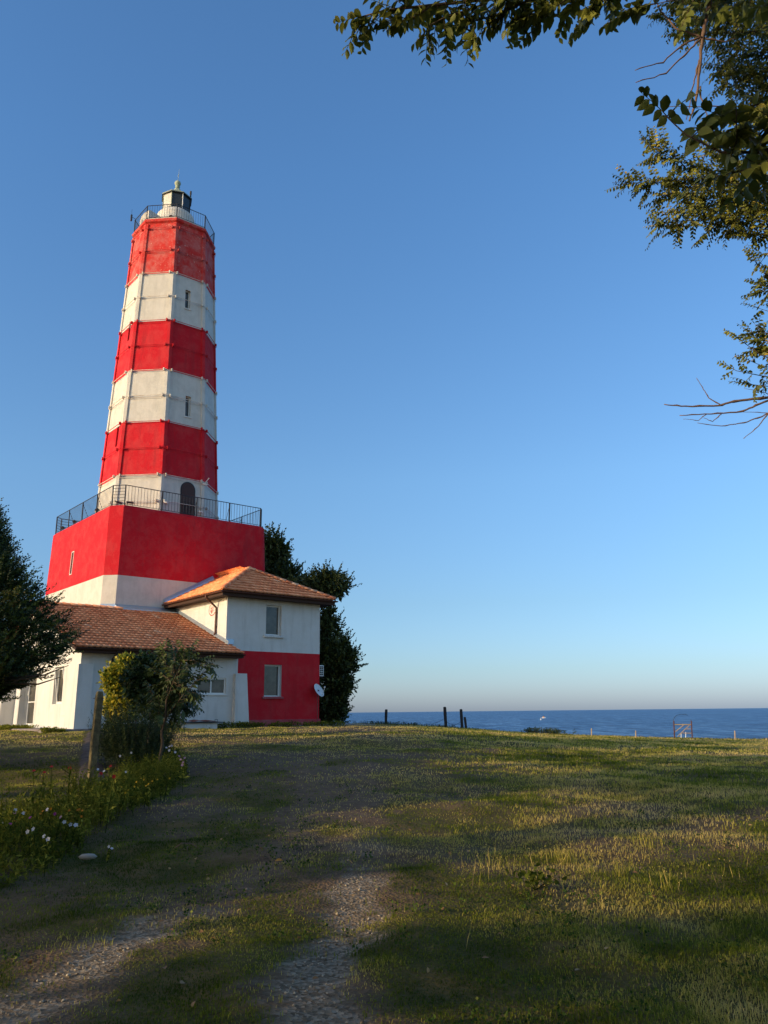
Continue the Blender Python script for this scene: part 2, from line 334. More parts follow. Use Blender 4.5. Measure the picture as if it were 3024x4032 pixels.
def tiles(origin, eu, ew, slope_len, width, cut=None, parent=None, name='roof_tiles', cw=.25, cl=.42, seed=1, extra_rows=0):
    """origin = eave corner, eu along eave, ew up the slope; corrugated courses of clay tiles"""
    eu = np.array(eu, float); ew = np.array(ew, float); en = np.cross(eu, ew); en /= np.linalg.norm(en)
    if en[2] < 0: en = -en
    r_ = np.random.default_rng(seed); prof = [(0, 0), (.16, .022), (.34, .026), (.50, .008), (.62, 0), (.82, .010), (.999, 0)]
    nt = int(math.ceil(width / cw)); nc = int(math.ceil(slope_len / cl)); V = []; F = []; T = []
    for c in range(nc):
        w0 = c * cl; w1 = w0 + cl + .03
        for t in range(nt):
            tv = r_.random() * .6 + .2; tv = min(1, max(0, tv + (r_.random() < .03) * .3)); j = (r_.random() - .5) * .012; lift = r_.random() * .008
            o = len(V)
            for (w, up) in ((w0 + j + .07, -.01), (w0 + j, .075 + lift), (w1 + .08, .010)):
                for (pu, ph) in prof:
                    V.append(np.array(origin) + eu * ((t + pu) * cw) + ew * w + en * (up + ph)); T.append(tv)
            n = len(prof)
            for k in range(2):
                for i in range(n - 1): F.append((o + k * n + i, o + k * n + i + 1, o + (k + 1) * n + i + 1, o + (k + 1) * n + i))
    import bmesh
    ob = npmesh(name, np.array(V), np.array(F), TILE, parent, tint=T)
    if cut:
        bm = bmesh.new(); bm.from_mesh(ob.data)
        for (co, no) in cut:
            bmesh.ops.bisect_plane(bm, geom=bm.verts[:] + bm.edges[:] + bm.faces[:], plane_co=co, plane_no=no, clear_outer=True)
        bm.to_mesh(ob.data); bm.free()
    return ob
def hipcaps(p0, p1, parent, r=.11, name='ridge_tile'):
    p0 = np.array(p0, float); p1 = np.array(p1, float); Ln = np.linalg.norm(p1 - p0); t = (p1 - p0) / Ln; sdir = np.cross(t, [0, 0, 1]); sdir /= np.linalg.norm(sdir); upv = np.cross(sdir, t)
    n = int(Ln / .36); V = []; F = []; T = []
    for k in range(n):
        a = p0 + t * (k * Ln / n); b = p0 + t * ((k + 1) * Ln / n + .05); tv = random.random(); o = len(V)
        for (p, rr) in ((a - t * .005, r * .4), (a, r * 1.22), (b, r * .92)):
            for i in range(9):
                c = math.pi * i / 8; V.append(p + sdir * math.cos(c) * rr * 1.15 + upv * (math.sin(c) * rr + .02)); T.append(tv)
        for q in range(2):
            for i in range(8): F.append((o + q * 9 + i, o + q * 9 + i + 1, o + (q + 1) * 9 + i + 1, o + (q + 1) * 9 + i))
    return npmesh(name, np.array(V), np.array(F), TILE, parent, tint=T)
def window(parent, mapf, w, h, inset, mid=False, glass=GLASS, fw=.06, name='window'):
    """frame + pane in a local plane: mapf(s,z,depth)"""
    def slab(mb, s0, s1, z0, z1, d0, d1):
        P = [mapf(s0, z0, d0), mapf(s1, z0, d0), mapf(s1, z0, d1), mapf(s0, z0, d1), mapf(s0, z1, d0), mapf(s1, z1, d0), mapf(s1, z1, d1), mapf(s0, z1, d1)]
        mb.hexa(P)
    g = MB(); slab(g, fw * .6, w - fw * .6, fw * .6, h - fw * .6, inset + .03, inset + .05); go = g.build(name, glass, parent)
    m = MB()
    slab(m, 0, fw, 0, h, inset - .01, inset + .06); slab(m, w - fw, w, 0, h, inset - .01, inset + .06)
    slab(m, fw, w - fw, 0, fw, inset - .01, inset + .06); slab(m, fw, w - fw, h - fw, h, inset - .01, inset + .06)
    if mid: slab(m, w * mid - fw * .5, w * mid + fw * .5, fw, h - fw, inset - .013, inset + .06)
    m.build('frame', PVC, go)
    return go

# ================================================================== LIGHTHOUSE
LH = thing('lighthouse', 'tall octagonal lighthouse tower banded red and white on a broad red and white base', 'lighthouse', (OX, OY, 0), RZ)
# --- pedestal
PTOP, PBOR = 11.87, 7.93
def ped(z, grow=0):
    d = .03 * (PTOP - z) + grow
    A0, A1, B0, B1 = -3.75 - d, 5.9 + d, 6.17 - d, 16.6 + d; c = .57
    pts = [(A0, B0 + c), (A0 + c, B0)]
    r = .35
    for k in range(7):
        t = -math.pi / 2 + (math.pi / 2) * k / 6; pts.append((A1 - r + r * math.cos(t), B0 + r + r * math.sin(t)))
    pts += [(A1, B1 - c), (A1 - c, B1), (A0 + c, B1), (A0, B1 - c)]
    return pts
WINP = (11.75, 12.05, 8.72, 10.02)
def ped_ring(mb, zs, holes):
    for j in range(len(zs) - 1):
        p, q = ped(zs[j]), ped(zs[j + 1]); n = len(p)
        for i in range(n - 1):
            mb.add([(*p[i], zs[j]), (*p[i + 1], zs[j]), (*q[i + 1], zs[j + 1]), (*q[i], zs[j + 1])], [(0, 1, 2, 3)])
    fL = lambda s, z: (-3.75 - .03 * (PTOP - z), s, z)
    panel(mb, lambda s, z: fL(-s, z), lambda z: -(16.6 - .57 + .03 * (PTOP - z)), lambda z: -(6.17 + .57 - .03 * (PTOP - z)), zs[0], zs[-1], [(-h[1], -h[0], h[2], h[3]) for h in holes], (1, 0, 0), .22)
mb = MB(); ped_ring(mb, [PBOR, PTOP - .12], [WINP])
p, q = ped(PTOP - .12), ped(PTOP, -.10); n = len(p)
for i in range(n): mb.add([(*p[i], PTOP - .12), (*p[(i + 1) % n], PTOP - .12), (*q[(i + 1) % n], PTOP), (*q[i], PTOP)], [(0, 1, 2, 3)])
mb.add([(*v, PTOP) for v in q], [tuple(range(n))]); mb.build('base_wall', RED, LH)['label'] = 'red painted upper wall of the square base'
mb = MB(); ped_ring(mb, [0, PBOR], []); mb.build('base_wall', WHITE, LH)['label'] = 'white painted lower wall of the square base'
wd = window(LH, lambda s, z, d: (-3.75 - .03 * (PTOP - WINP[2] - z) + d, WINP[1] - s, WINP[2] + z), .3, 1.3, .12, fw=.055)
mb = MB()
for (s0, s1, z0, z1) in ((WINP[0] - .05, WINP[0], 8.67, 10.07), (WINP[1], WINP[1] + .05, 8.67, 10.07), (WINP[0], WINP[1], 8.67, 8.72), (WINP[0], WINP[1], 10.02, 10.07)):
    fx = lambda z: -3.75 - .03 * (PTOP - z)
    mb.hexa([(fx(z0) - .012, s0, z0), (fx(z0) + .05, s0, z0), (fx(z0) + .05, s1, z0), (fx(z0) - .012, s1, z0), (fx(z1) - .012, s0, z1), (fx(z1) + .05, s0, z1), (fx(z1) + .05, s1, z1), (fx(z1) - .012, s1, z1)])
mb.build('trim', WHITE2, wd)
# --- octagonal shaft
CA, CB = 1.0, 11.15
AZ = [0, 45, 90, 135, 180, 225, 270, 315]      # face normals: local degrees, 270 = front (-y), 225 = front-left, 180 = left
def rad(z): return 3.56 - .051 * (z - 14.5)
c8 = math.cos(math.pi / 8)
def facef(k):
    a = R(AZ[k]); n_ = np.array([math.cos(a), math.sin(a), 0]); t_ = np.array([-math.sin(a), math.cos(a), 0])
    return n_, t_
def fp(k, s, z, out=0.0):
    n_, t_ = facef(k); p = np.array([CA, CB, 0]) + n_ * (rad(z) * c8 + out) + t_ * s; p[2] = z; return p
def half(z): return rad(z) * math.sin(math.pi / 8)
Fc, Fb, Fa = 6, 5, 4
bands = [(11.87, 14.50, 'w'), (14.50, 17.93, 'r'), (17.93, 21.37, 'w'), (21.37, 24.83, 'r'), (24.83, 28.28, 'w'), (28.28, 32.05, 'f')]
HOL = {Fc: [(-.22, .14, 26.03, 27.38), (.02, .38, 18.58, 19.96)], Fa: [(.33 - .15, .33 + .17, 23.86, 25.2), (.5 - .15, .5 + .17, 16.6, 17.92)]}
# slit windows on the faces that look away
HOL[2] = [(-.15, .2, 20.0, 21.3)]; HOL[0] = [(-.15, .2, 22.2, 23.5)]
for (z0, z1, cc) in bands:
    mb = MB(); rv = MB() if cc != 'r' and cc != 'f' else None
    for k in range(8):
        n_, _ = facef(k)
        panel(mb, lambda s, z, k=k: fp(k, s, z), lambda z: -half(z), lambda z: half(z), z0, z1, HOL.get(k, []), -n_, .28)
    mb.build('tower_band', {'w': WHITE, 'r': RED, 'f': REDF}[cc], LH)['label'] = {'w': 'white painted band of the tower', 'r': 'red painted band of the tower', 'f': 'faded red top band of the tower'}[cc]
for k, hs_ in HOL.items():
    for (s0, s1, z0, z1) in hs_:
        window(LH, lambda s, z, d, k=k, s0=s0, z0=z0: fp(k, s0 + s, z0 + z, -d), s1 - s0, z1 - z0, .2, fw=.05)
        if k == Fc:
            m2 = MB()
            m2.hexa([fp(k, s0 - .06, z0 - .07, .001), fp(k, s1 + .06, z0 - .07, .001), fp(k, s1 + .06, z0 - .07, .05), fp(k, s0 - .06, z0 - .07, .05), fp(k, s0 - .06, z0, .001), fp(k, s1 + .06, z0, .001), fp(k, s1 + .06, z0, .05), fp(k, s0 - .06, z0, .05)])
            m2.build('sill', WHITE2, LH)
# pilasters at the eight corners, coloured band by band
def corner(k, z, out): 
    a = R(AZ[k] + 22.5); rr = rad(z) + out; return np.array([CA + rr * math.cos(a), CB + rr * math.sin(a), z])
for k in range(8):
    for (z0, z1, cc) in bands:
        mb = MB(); w = .17
        for (za, zb) in ((z0 + .001, z1 - .001),):
            def ring(z):
                n1, t1 = facef(k); n2, t2 = facef((k + 1) % 8)
                c = corner(k, z, .0); o = .075
                return [fp(k, half(z) - w, z, -.02), fp(k, half(z) - w, z, o), corner(k, z, o / c8), fp((k + 1) % 8, -half(z) + w, z, o), fp((k + 1) % 8, -half(z) + w, z, -.02), corner(k, z, -.1)]
            a_, b_ = ring(za), ring(zb)
            mb.add(a_ + b_, [(i, (i + 1) % 6, 6 + (i + 1) % 6, 6 + i) for i in range(6)] + [(5, 4, 3, 2, 1, 0), (6, 7, 8, 9, 10, 11)])
        mb.build('corner_pilaster', {'w': WHITE, 'r': RED, 'f': REDF}[cc], LH)
# tie rods with clamp plates
rods = [12.85, 14.50, 16.22, 17.93, 19.65, 21.37, 23.10, 24.83, 26.55, 28.28, 29.97, 31.68]
def bandcol(z): 
    for (z0, z1, cc) in bands:
        if z0 <= z + .03 < z1: return cc
    return 'w'
RODW = plaster('white_rod_paint', (.72, .68, .6), (.5, .38, .3), (.3, .2, .15), .7, .1)
for i, z in enumerate(rods):
    cc = bandcol(z - (.05 if z in (17.93, 24.83) else 0)) if z not in (17.93, 24.83) else 'r'
    if z in (17.93, 24.83): cc = 'r'
    if z in (14.50, 21.37, 28.28): cc = 'w'
    m_ = {'w': RODW, 'r': RED, 'f': REDF}[cc]
    for k in range(8):
        if k in (1, 2, 3) and i % 2: continue
        mb = MB(); h_ = half(z); mb.tube([fp(k, -h_ + .02, z, .15), fp(k, h_ - .02, z, .15)], .020, 6)
        if i % 3 == 1: mb.tube([fp(k, -h_ + .1, z - .13, .11), fp(k, h_ - .1, z - .13, .11)], .014, 5)
        ro = mb.build('tie_rod', m_, LH)
        for sgn in ((-1, 1) if k in (4, 5, 6, 7) else ()):
            mb = MB(); s0 = sgn * (h_ - .20)
            P = [fp(k, s0 - .035, z - .09, .0755), fp(k, s0 + .035, z - .09, .0755), fp(k, s0 + .035, z - .09, .2), fp(k, s0 - .035, z - .09, .2), fp(k, s0 - .035, z + .09, .0755), fp(k, s0 + .035, z + .09, .0755), fp(k, s0 + .035, z + .09, .2), fp(k, s0 - .035, z + .09, .2)]
            mb.hexa(P); mb.build('clamp', m_, ro)
# door on the front face
def arch(w, h, n=10):
    r = w / 2; pts = [(-r, 0), (r, 0), (r, h - r)]
    for i in range(1, n): t = math.pi * i / n; pts.append((r * math.cos(t), h - r + r * math.sin(t)))
    return pts + [(-r, h - r)]
def archslab(mb, k, sc, z0, w, h, o0, o1):
    pl = arch(w, h); n = len(pl)
    mb.add([fp(k, sc + s, z0 + z, o0) for s, z in pl] + [fp(k, sc + s, z0 + z, o1) for s, z in pl], [tuple(range(n))[::-1], tuple(range(n, 2 * n))] + [(i, (i + 1) % n, n + (i + 1) % n, n + i) for i in range(n)])
DOORM = mat('door_paint', (.055, .025, .02), .55, .3); bump(DOORM, noise(DOORM, 18, 5, .6, objco(DOORM)), .4, .01)
mb = MB(); archslab(mb, Fc, .34, PTOP, .84, 2.40, .002, .07); dr = mb.build('door', DOORM, LH)
mb = MB(); archslab(mb, Fc, .34, PTOP + .001, .96, 2.46, .001, .045); mb.build('door_frame', IRON, dr)
mb = MB()
for zz_ in (12.2, 12.75, 13.35): mb.hexa([fp(Fc, .03, zz_, .0705), fp(Fc, .65, zz_, .0705), fp(Fc, .65, zz_, .082), fp(Fc, .03, zz_, .082), fp(Fc, .03, zz_ + .04, .0705), fp(Fc, .65, zz_ + .04, .0705), fp(Fc, .65, zz_ + .04, .082), fp(Fc, .03, zz_ + .04, .082)])
for sc in (.12, .34, .56): mb.tube([fp(Fc, sc, 12.0, .09), fp(Fc, sc, 13.1, .09)], .012, 5)
mb.build('strap_hinge', IRON, dr)
# --- cornice, gallery, drum, lantern
def oct8(mb, prof, c=(CA, CB), ph=22.5, n=8): mb.lathe((c[0], c[1], 0), prof, n, R(ph))
mb = MB(); oct8(mb, [(2.62, 32.05), (2.66, 32.12), (2.78, 32.2), (2.80, 32.34), (2.74, 32.42)]); mb.build('cornice', REDF, LH)
mb = MB(); oct8(mb, [(2.62, 32.42), (2.62, 32.56), (2.2, 32.58)]); mb.build('gallery_floor', WHITE, LH)
mb = MB(); mb.lathe((CA, CB, 0), [(1.30, 32.58), (1.29, 33.98), (1.24, 34.14), (1.12, 34.26), (.98, 34.33), (.93, 34.42)], 40); mb.build('lantern_drum', WHITE, LH, smooth=False)
# raised parapet on the left of the gallery
mb = MB(); V = []; F = []; n = 14
for i in range(n + 1):
    t = R(120 + 78 * i / n)
    for (rr, z) in ((2.34, 32.57), (2.34, 33.42), (2.22, 33.5), (1.2, 33.5)): V.append((CA + rr * math.cos(t), CB + rr * math.sin(t), z))
for i in range(n):
    for j in range(3): F.append((i * 4 + j, (i + 1) * 4 + j, (i + 1) * 4 + j + 1, i * 4 + j + 1))
V += [(CA, CB, 32.57)]; F += [(0, 1, 2, 3, len(V) - 1), (n * 4 + 3, n * 4 + 2, n * 4 + 1, n * 4, len(V) - 1)]
mb.add(V, F); mb.build('stair_housing', WHITE, LH)
# little arched openings in the drum
for adeg in (232, 322):
    a = R(adeg); n_ = np.array([math.cos(a), math.sin(a), 0]); t_ = np.array([-math.sin(a), math.cos(a), 0]); mb = MB(); pl = arch(.26, .5); m = len(pl)
    c0 = np.array([CA, CB, 33.0])
    mb.add([c0 + n_ * 1.22 + t_ * s + np.array([0, 0, z]) for s, z in pl] + [c0 + n_ * 1.315 + t_ * s + np.array([0, 0, z]) for s, z in pl], [tuple(range(m))[::-1], tuple(range(m, 2 * m))] + [(i, (i + 1) % m, m + (i + 1) % m, m + i) for i in range(m)])
    mb.build('drum_port', DOORM, LH)
    mb = MB(); mb.tube([c0 + n_ * 1.28 + t_ * .33 + np.array([0, 0, .25]), c0 + n_ * 1.5 + t_ * .36 + np.array([0, 0, .3]), c0 + n_ * 1.52 + t_ * .36 + np.array([0, 0, .2])], .025, 6); mb.build('lamp_bracket', IRON, LH)
LZ0, LZ1, LRr = 34.42, 35.62, .98
room = MB(); 
lp = [(CA + LRr * math.cos(R(22.5 * 0 + 45 * i)), CB + LRr * math.sin(R(45 * i))) for i in range(8)]
room.prism([(CA + (x - CA) * .97, CB + (y - CB) * .97) for x, y in lp], LZ0, LZ0 + .06)
rm = room.build('lantern_room', IRON, LH)
LENS = mat('lantern_glass', (.035, .045, .055), .2, .25)
for i in range(8):
    a, b = lp[i], lp[(i + 1) % 8]; ang = (45 * i + 22.5) % 360
    blind = ang in (202.5, 157.5, 112.5, 67.5)
    mb = MB(); A = np.array([*a, LZ0 + .06]); B = np.array([*b, LZ0 + .06]); inn = np.array([CA, CB, LZ0 + .06]); da = (inn - A) / np.linalg.norm(inn - A) * .06; db = (inn - B) / np.linalg.norm(inn - B) * .06; Hh = np.array([0, 0, LZ1 - LZ0 - .06])
    dd = .5 if not blind else .15
    mb.hexa([A + da * .3, B + db * .3, B + db * dd * 1.6, A + da * dd * 1.6, A + da * .3 + Hh, B + db * .3 + Hh, B + db * dd * 1.6 + Hh, A + da * dd * 1.6 + Hh]) 
    mb.build('wall_panel' if blind else 'glass_pane', WHITE if blind else LENS, rm)
    mb = MB(); mb.tube([(a[0], a[1], LZ0), (a[0], a[1], LZ1)], .03, 6); mb.build('mullion', PVC if i == 6 else (COPPER if i in (4, 5) else IRON), rm)
mb = MB(); mb.lathe((CA, CB, 0), [(.35, LZ0 + .08), (.42, LZ0 + .35), (.35, LZ0 + .7), (.1, LZ0 + .8)], 16); mb.build('lens', LENS, rm)
mb = MB(); oct8(mb, [(.95, 35.60), (1.07, 35.60), (1.08, 35.66), (.62, 35.95), (.28, 36.25), (.20, 36.42), (.15, 36.46)], ph=0); rf = mb.build('lantern_roof', COPPER, LH)
mb = MB(); oct8(mb, [(1.0, 35.55), (1.09, 35.55), (1.09, 35.598), (1.0, 35.598)], ph=0); mb.build('roof_gutter', IRON, rf)
mb = MB(); mb.lathe((CA, CB, 0), [(.15, 36.46), (.13, 36.6), (.17, 36.63), (.10, 36.68), (.16, 36.74), (.215, 36.86), (.22, 36.93), (.18, 37.03), (.09, 37.11), (.02, 37.14)], 16); mb.build('finial_ball', COPPER, rf, smooth=True)
mb = MB(); mb.tube([(CA, CB, 37.1), (CA + .04, CB, 38.15)], [.018, .006], 6); mb.tube([(CA - .02, CB - .10, 37.55), (CA + .04, CB + .10, 37.58)], .02, 5); mb.tube([(CA + .02, CB - .06, 37.65), (CA + .02, CB + .06, 37.48)], .015, 5); mb.build('lightning_rod', COPPER, rf)
sc = np.array([math.cos(R(-30)), math.sin(R(-30)), 0])
mb = MB(); b0 = np.array([CA, CB, 35.62]) + sc * 1.0 * .75; mb.tube([b0, b0 + [.10, -.08, .22], b0 + [.14, -.1, .36]], .03, 6); mb.tube([b0 + [.14, -.1, .32], b0 + [.14, -.1, .72]], .055, 8); mb.tube([b0 + [.14, -.1, .5], b0 + [.14, -.1, .74]], .07, 8); mb.build('vent_pipe', IRON, rf)
# gallery railing (octagon), one panel per side, with its corner posts
def railing(parent, path, zlo, ztop, posts, nb, closed=False, horiz=(), mat_=IRON, rb=.011, lean=0):
    """path: list of corner points (x, y)"""
    m = len(path) if closed else len(path) - 1
    for i in range(m):
        a = np.array([*path[i], 0.]); b = np.array([*path[(i + 1) % len(path)], 0.]); Ln = np.linalg.norm(b - a); mb = MB()
        if Ln < .01: continue
        up = lambda z: np.array([0, 0, z])
        mb.tube([a + up(ztop), b + up(ztop)], .024, 6); mb.tube([a + up(zlo + .07), b + up(zlo + .07)], .015, 6)
        if i in horiz:
            for q in range(1, 6): mb.tube([a + up(zlo + .07 + (ztop - zlo - .07) * q / 6), b + up(zlo + .07 + (ztop - zlo - .07) * q / 6)], .014, 5)
        else:
            k = max(2, int(round(Ln / nb)))
            for q in range(1, k): p = a + (b - a) * q / k; mb.tube([p + up(zlo + .07), p + up(ztop)], rb, 5)
        pn = mb.build('railing', mat_, parent)
        npst = max(1, int(round(Ln / posts)))
        for q in range(npst):
            p = a + (b - a) * q / npst; pm = MB(); pm.box(p[0] - .028, p[0] + .028, p[1] - .028, p[1] + .028, zlo, ztop)
            if q > 0: 
                inn = np.array([CA, CB, 0]) - p; d_ = (b - a) / Ln; nn = np.array([-d_[1], d_[0], 0]); nn = nn if nn @ inn > 0 else -nn
                pm.tube([p + up(ztop - .1), p + nn * .45 + up(zlo + .02)], .014, 5)
            pm.build('post', mat_, pn)
    return
gp = [(CA + 2.66 * math.cos(R(22.5 + 45 * i)), CB + 2.66 * math.sin(R(22.5 + 45 * i))) for i in range(8)]
railing(LH, gp, 32.5, 33.47, 9, .165, True, rb=.009)
pr = [(-3.6, 6.83), (-3.1, 6.30), (5.55, 6.30), (5.72, 6.5), (5.72, 16.1), (5.3, 16.45), (-3.2, 16.45), (-3.6, 16.1)]
railing(LH, pr, PTOP + .0, 13.02, 2.2, .185, True, horiz=(0, 2, 4 + 1, 7 - 1 + 0, 3 - 1))
# small fixtures of the tower
mb = MB(); p0 = np.array([CA - 2.72, CB + .2, 33.0]); mb.tube([p0, p0 + [-.28, 0, .05]], .015, 5); mb.box(p0[0] - .36, p0[0] - .27, p0[1] - .06, p0[1] + .06, 32.75, 33.2); mb.tube([p0 + [-.31, 0, .2], p0 + [-.31, 0, .62]], .008, 5); mb.build('antenna', IRON, LH)
def flood(p, yaw, parent):
    e = MB(); c, s_ = math.cos(yaw), math.sin(yaw)
    def T(v): return (p[0] + v[0] * c - v[1] * s_, p[1] + v[0] * s_ + v[1] * c, p[2] + v[2])
    a = [(-.19, -.03, .14), (.19, -.03, .14), (.19, .15, .24), (-.19, .15, .24), (-.19, -.06, .20), (.19, -.06, .20), (.19, .12, .30), (-.19, .12, .30)]
    e.hexa([T(v) for v in a]); fo = e.build('floodlight', IRON, parent)
    b = MB(); b.tube([T((-.14, .05, .0)), T((-.14, .05, .2))], .014, 5); b.tube([T((.14, .05, 0)), T((.14, .05, .2))], .014, 5); b.tube([T((-.14, .05, .01)), T((.14, .05, .01))], .014, 5); b.build('bracket', IRON, fo)
for p, yw in (((-3.25, 6.75, PTOP + .02), .3), ((-2.75, 6.42, PTOP + .02), -.3), ((-3.5, 9.2, PTOP + .02), 1.5), ((-3.5, 12.9, PTOP + .02), 1.5), ((-3.5, 15.0, PTOP + .02), 1.6)): flood(p, yw, LH)
mb = MB(); mb.tube([(5.95, 6.6, 11.35), (6.3, 6.6, 11.37)], .022, 6); mb.build('overflow_spout', IRON, LH)
for (s0, z0) in ((-1.22, 12.78), (1.05, 12.55), (1.3, 14.35)):
    mb = MB(); P = fp(Fc, s0, z0, .16); mb.tube([fp(Fc, s0, z0, .0), P], .03, 6); mb.tube([P, P + np.array([.12, -.12, -.03])], .045, 8); mb.tube([fp(Fc, s0 + .22, z0, .0), fp(Fc, s0 + .22, z0 - .03, .2)], .035, 8); mb.build('camera_bracket', PVC, LH)
mb = MB(); mb.tube([fp(Fc, 1.35, 14.38, .12), fp(Fc, 1.6, 14.75, .3)], .018, 5); mb.build('aerial', PVC, LH)
mb = MB(); mb.tube([fp(Fc, 1.1, 12.5, .06), fp(Fc, 1.7, 11.95, .06)], .02, 5); mb.tube([fp(Fb, -.9, 12.74, .06), fp(Fb, 1.3, 12.72, .06)], .015, 5); mb.build('cable', RODW, LH)

# ================================================================== TWO STOREY HOUSE
HS = thing('keepers_house', 'two storey house, red below and white above, with a hipped clay tile roof', 'house', (OX, OY, 0), RZ)
HW, HD, HZ = 5.65, 6.0, 6.34
Hh = [(2.27, 3.20, 4.55, 6.10), (2.25, 3.27, 1.46, 3.06)]
ff = lambda s, z: (s, 0, z)
mb = MB(); panel(mb, ff, lambda z: 0, lambda z: HW, 3.70, HZ, [Hh[0]], (0, 1, 0), .24)
mb.add([(0, HD, 3.0), (0, 0, 3.0), (0, 0, HZ), (0, HD, HZ)], [(0, 1, 2, 3)]); mb.add([(HW, 0, 3.7), (HW, 10.5, 3.7), (HW, 10.5, HZ), (HW, 0, HZ)], [(0, 1, 2, 3)])
mb.build('upper_wall', WHITE2, HS)
mb = MB(); rvm = MB(); panel(mb, ff, lambda z: .0, lambda z: HW, .34, 3.70, [Hh[1]], (0, 1, 0), .26, rvm)
mb.add([(HW, 0, .34), (HW, 10.5, .34), (HW, 10.5, 3.7), (HW, 0, 3.7)], [(0, 1, 2, 3)]); mb.build('lower_wall', REDW, HS)
rvm.build('window_reveal', WHITE2, HS)
mb = MB(); mb.box(.9, HW + .06, -.06, .0, -.3, .345); mb.box(HW, HW + .06, .0, 10.5, -.3, .345); mb.build('plinth', PINK, HS, bevel=.015)
for (h, mt, zz_) in ((Hh[0], WHITE2, 4.43), (Hh[1], PINK, 1.36)):
    mb = MB(); mb.hexa([(h[0] - .12, -.10, zz_), (h[1] + .12, -.10, zz_), (h[1] + .12, .0, zz_), (h[0] - .12, .0, zz_), (h[0] - .12, -.10, zz_ + .07), (h[1] + .12, -.10, zz_ + .07), (h[1] + .12, 0, zz_ + .12), (h[0] - .12, 0, zz_ + .12)]); mb.build('sill', mt, HS, bevel=.01)
CURT = mat('curtained_glass', (.16, .15, .13), .10, .6)
L(CURT, ramp(CURT, noise(CURT, 2.0, 4, .6, objco(CURT)), [(.3, (.03, .03, .028)), (.7, (.10, .092, .078))]), CURT.node_tree.nodes['Principled BSDF'].inputs['Base Color'])
for h in Hh: window(HS, lambda s, z, d, h=h: (h[0] + s, d, h[2] + z), h[1] - h[0], h[3] - h[2], .2, glass=CURT, fw=.07)
# roof
ea, eb = -.62, -.62; EA1, EZ, SL = 6.24, 6.55, .53; apx = (EA1 + ea) / 2; apz = EZ + SL * (apx - ea)
cs_ = math.sqrt(1 + SL * SL); BK = 6.06
sf = np.array([0, 1, SL]) / cs_; lenf = (apx - ea) * cs_
tiles((ea, eb, EZ), (1, 0, 0), sf, lenf, EA1 - ea, [((ea, eb, 0), (-1, 1, 0)), ((EA1, eb, 0), (1, 1, 0))], HS, seed=3)
sl_ = np.array([1, 0, SL]) / cs_
tiles((ea, 10.0, EZ), (0, -1, 0), sl_, lenf, 10.0 - eb, [((ea, eb, 0), (1, -1, 0)), ((0, BK + .05, 0), (0, 1, 0))], HS, seed=4)
sr_ = np.array([-1, 0, SL]) / cs_
tiles((EA1, eb, EZ), (0, 1, 0), sr_, lenf, 10.5 - eb, [((EA1, eb, 0), (-1, -1, 0))], HS, seed=5)
hipcaps((ea + .02, eb + .02, EZ + .06), (apx, eb + apx - ea, apz + .05), HS); hipcaps((EA1 - .02, eb + .02, EZ + .06), (apx, eb + apx - ea, apz + .05), HS)
hipcaps((apx, eb + apx - ea - .1, apz + .05), (apx, BK, apz + .05), HS)
mb = MB(); t = .05   # roof deck under the tiles and the boxed eaves
for z_ in (0,):
    A, B_, Cc = (ea + .02, eb + .02, EZ - .03), (EA1 - .02, eb + .02, EZ - .03), (apx, eb + apx - ea, apz - .04)
    mb.add([A, B_, Cc], [(0, 1, 2)]); mb.add([A, Cc, (apx, 10.4, apz - .04), (ea + .02, 10.4, EZ - .03)], [(0, 1, 2, 3)][::-1]); mb.add([B_, (EA1 - .02, 10.4, EZ - .03), (apx, 10.4, apz - .04), Cc], [(0, 1, 2, 3)])
mb.build('roof_deck', DARKW, HS)
mb = MB(); mb.box(ea + .06, EA1 - .06, eb + .06, 0 - .002, 6.34, 6.40); mb.box(ea + .06, -.002, 0, BK, 6.34, 6.40); mb.box(HW + .002, EA1 - .06, 0, 10.4, 6.34, 6.40)
mb.box(ea + .02, EA1 - .02, eb + .02, eb + .058, 6.30, 6.53); mb.box(ea + .02, ea + .058, eb + .06, BK, 6.30, 6.53); mb.box(EA1 - .058, EA1 - .02, eb + .06, 10.4, 6.30, 6.53)
mb.build('soffit', DARKW, HS)
def gutter(p0, p1, parent, r=.065, m_=BROWN):
    p0 = np.array(p0, float); p1 = np.array(p1, float); t = (p1 - p0) / np.linalg.norm(p1 - p0); s_ = np.cross(t, [0, 0, 1]); mb = MB(); V = []
    for p in (p0, p1):
        for rr in (r, r - .01):
            for i in range(9): c = math.pi + math.pi * i / 8; V.append(p + s_ * math.cos(c) * rr + np.array([0, 0, math.sin(c) * rr]))
    F = []
    for i in range(8): F += [(i, i + 1, 19 + i, 18 + i), (9 + i, 27 + i, 28 + i, 10 + i)]
    F += [(0, 18, 27, 9), (8, 17, 35, 26), tuple(range(0, 9)) + tuple(range(17, 8, -1))]
    mb.add(V, F); return mb.build('gutter', m_, parent)
gutter((ea - .05, eb - .08, 6.52), (EA1 + .05, eb - .08, 6.52), HS); gutter((ea - .06, BK - .05, 6.52), (ea - .06, eb - .08, 6.50), HS); gutter((EA1 + .06, eb - .1, 6.52), (EA1 + .06, 10, 6.5), HS)
mb = MB(); mb.tube([(ea - .06, .99, 6.46), (ea - .05, .99, 6.36), (-.075, .99, 5.88), (-.075, .99, 5.7), (-.075, .99, 4.62), (-.13, .99, 4.52)], .05, 10); dp = mb.build('downpipe', BROWN, HS, smooth=True)
mb = MB(); mb.tube([(-.075, .99, 5.6), (-.075, .99, 5.64)], .06, 10); mb.box(-.07, -.002, .96, 1.02, 5.60, 5.63); mb.box(-.07, -.002, .96, 1.02, 4.9, 4.93); mb.build('pipe_clip', BROWN, dp)
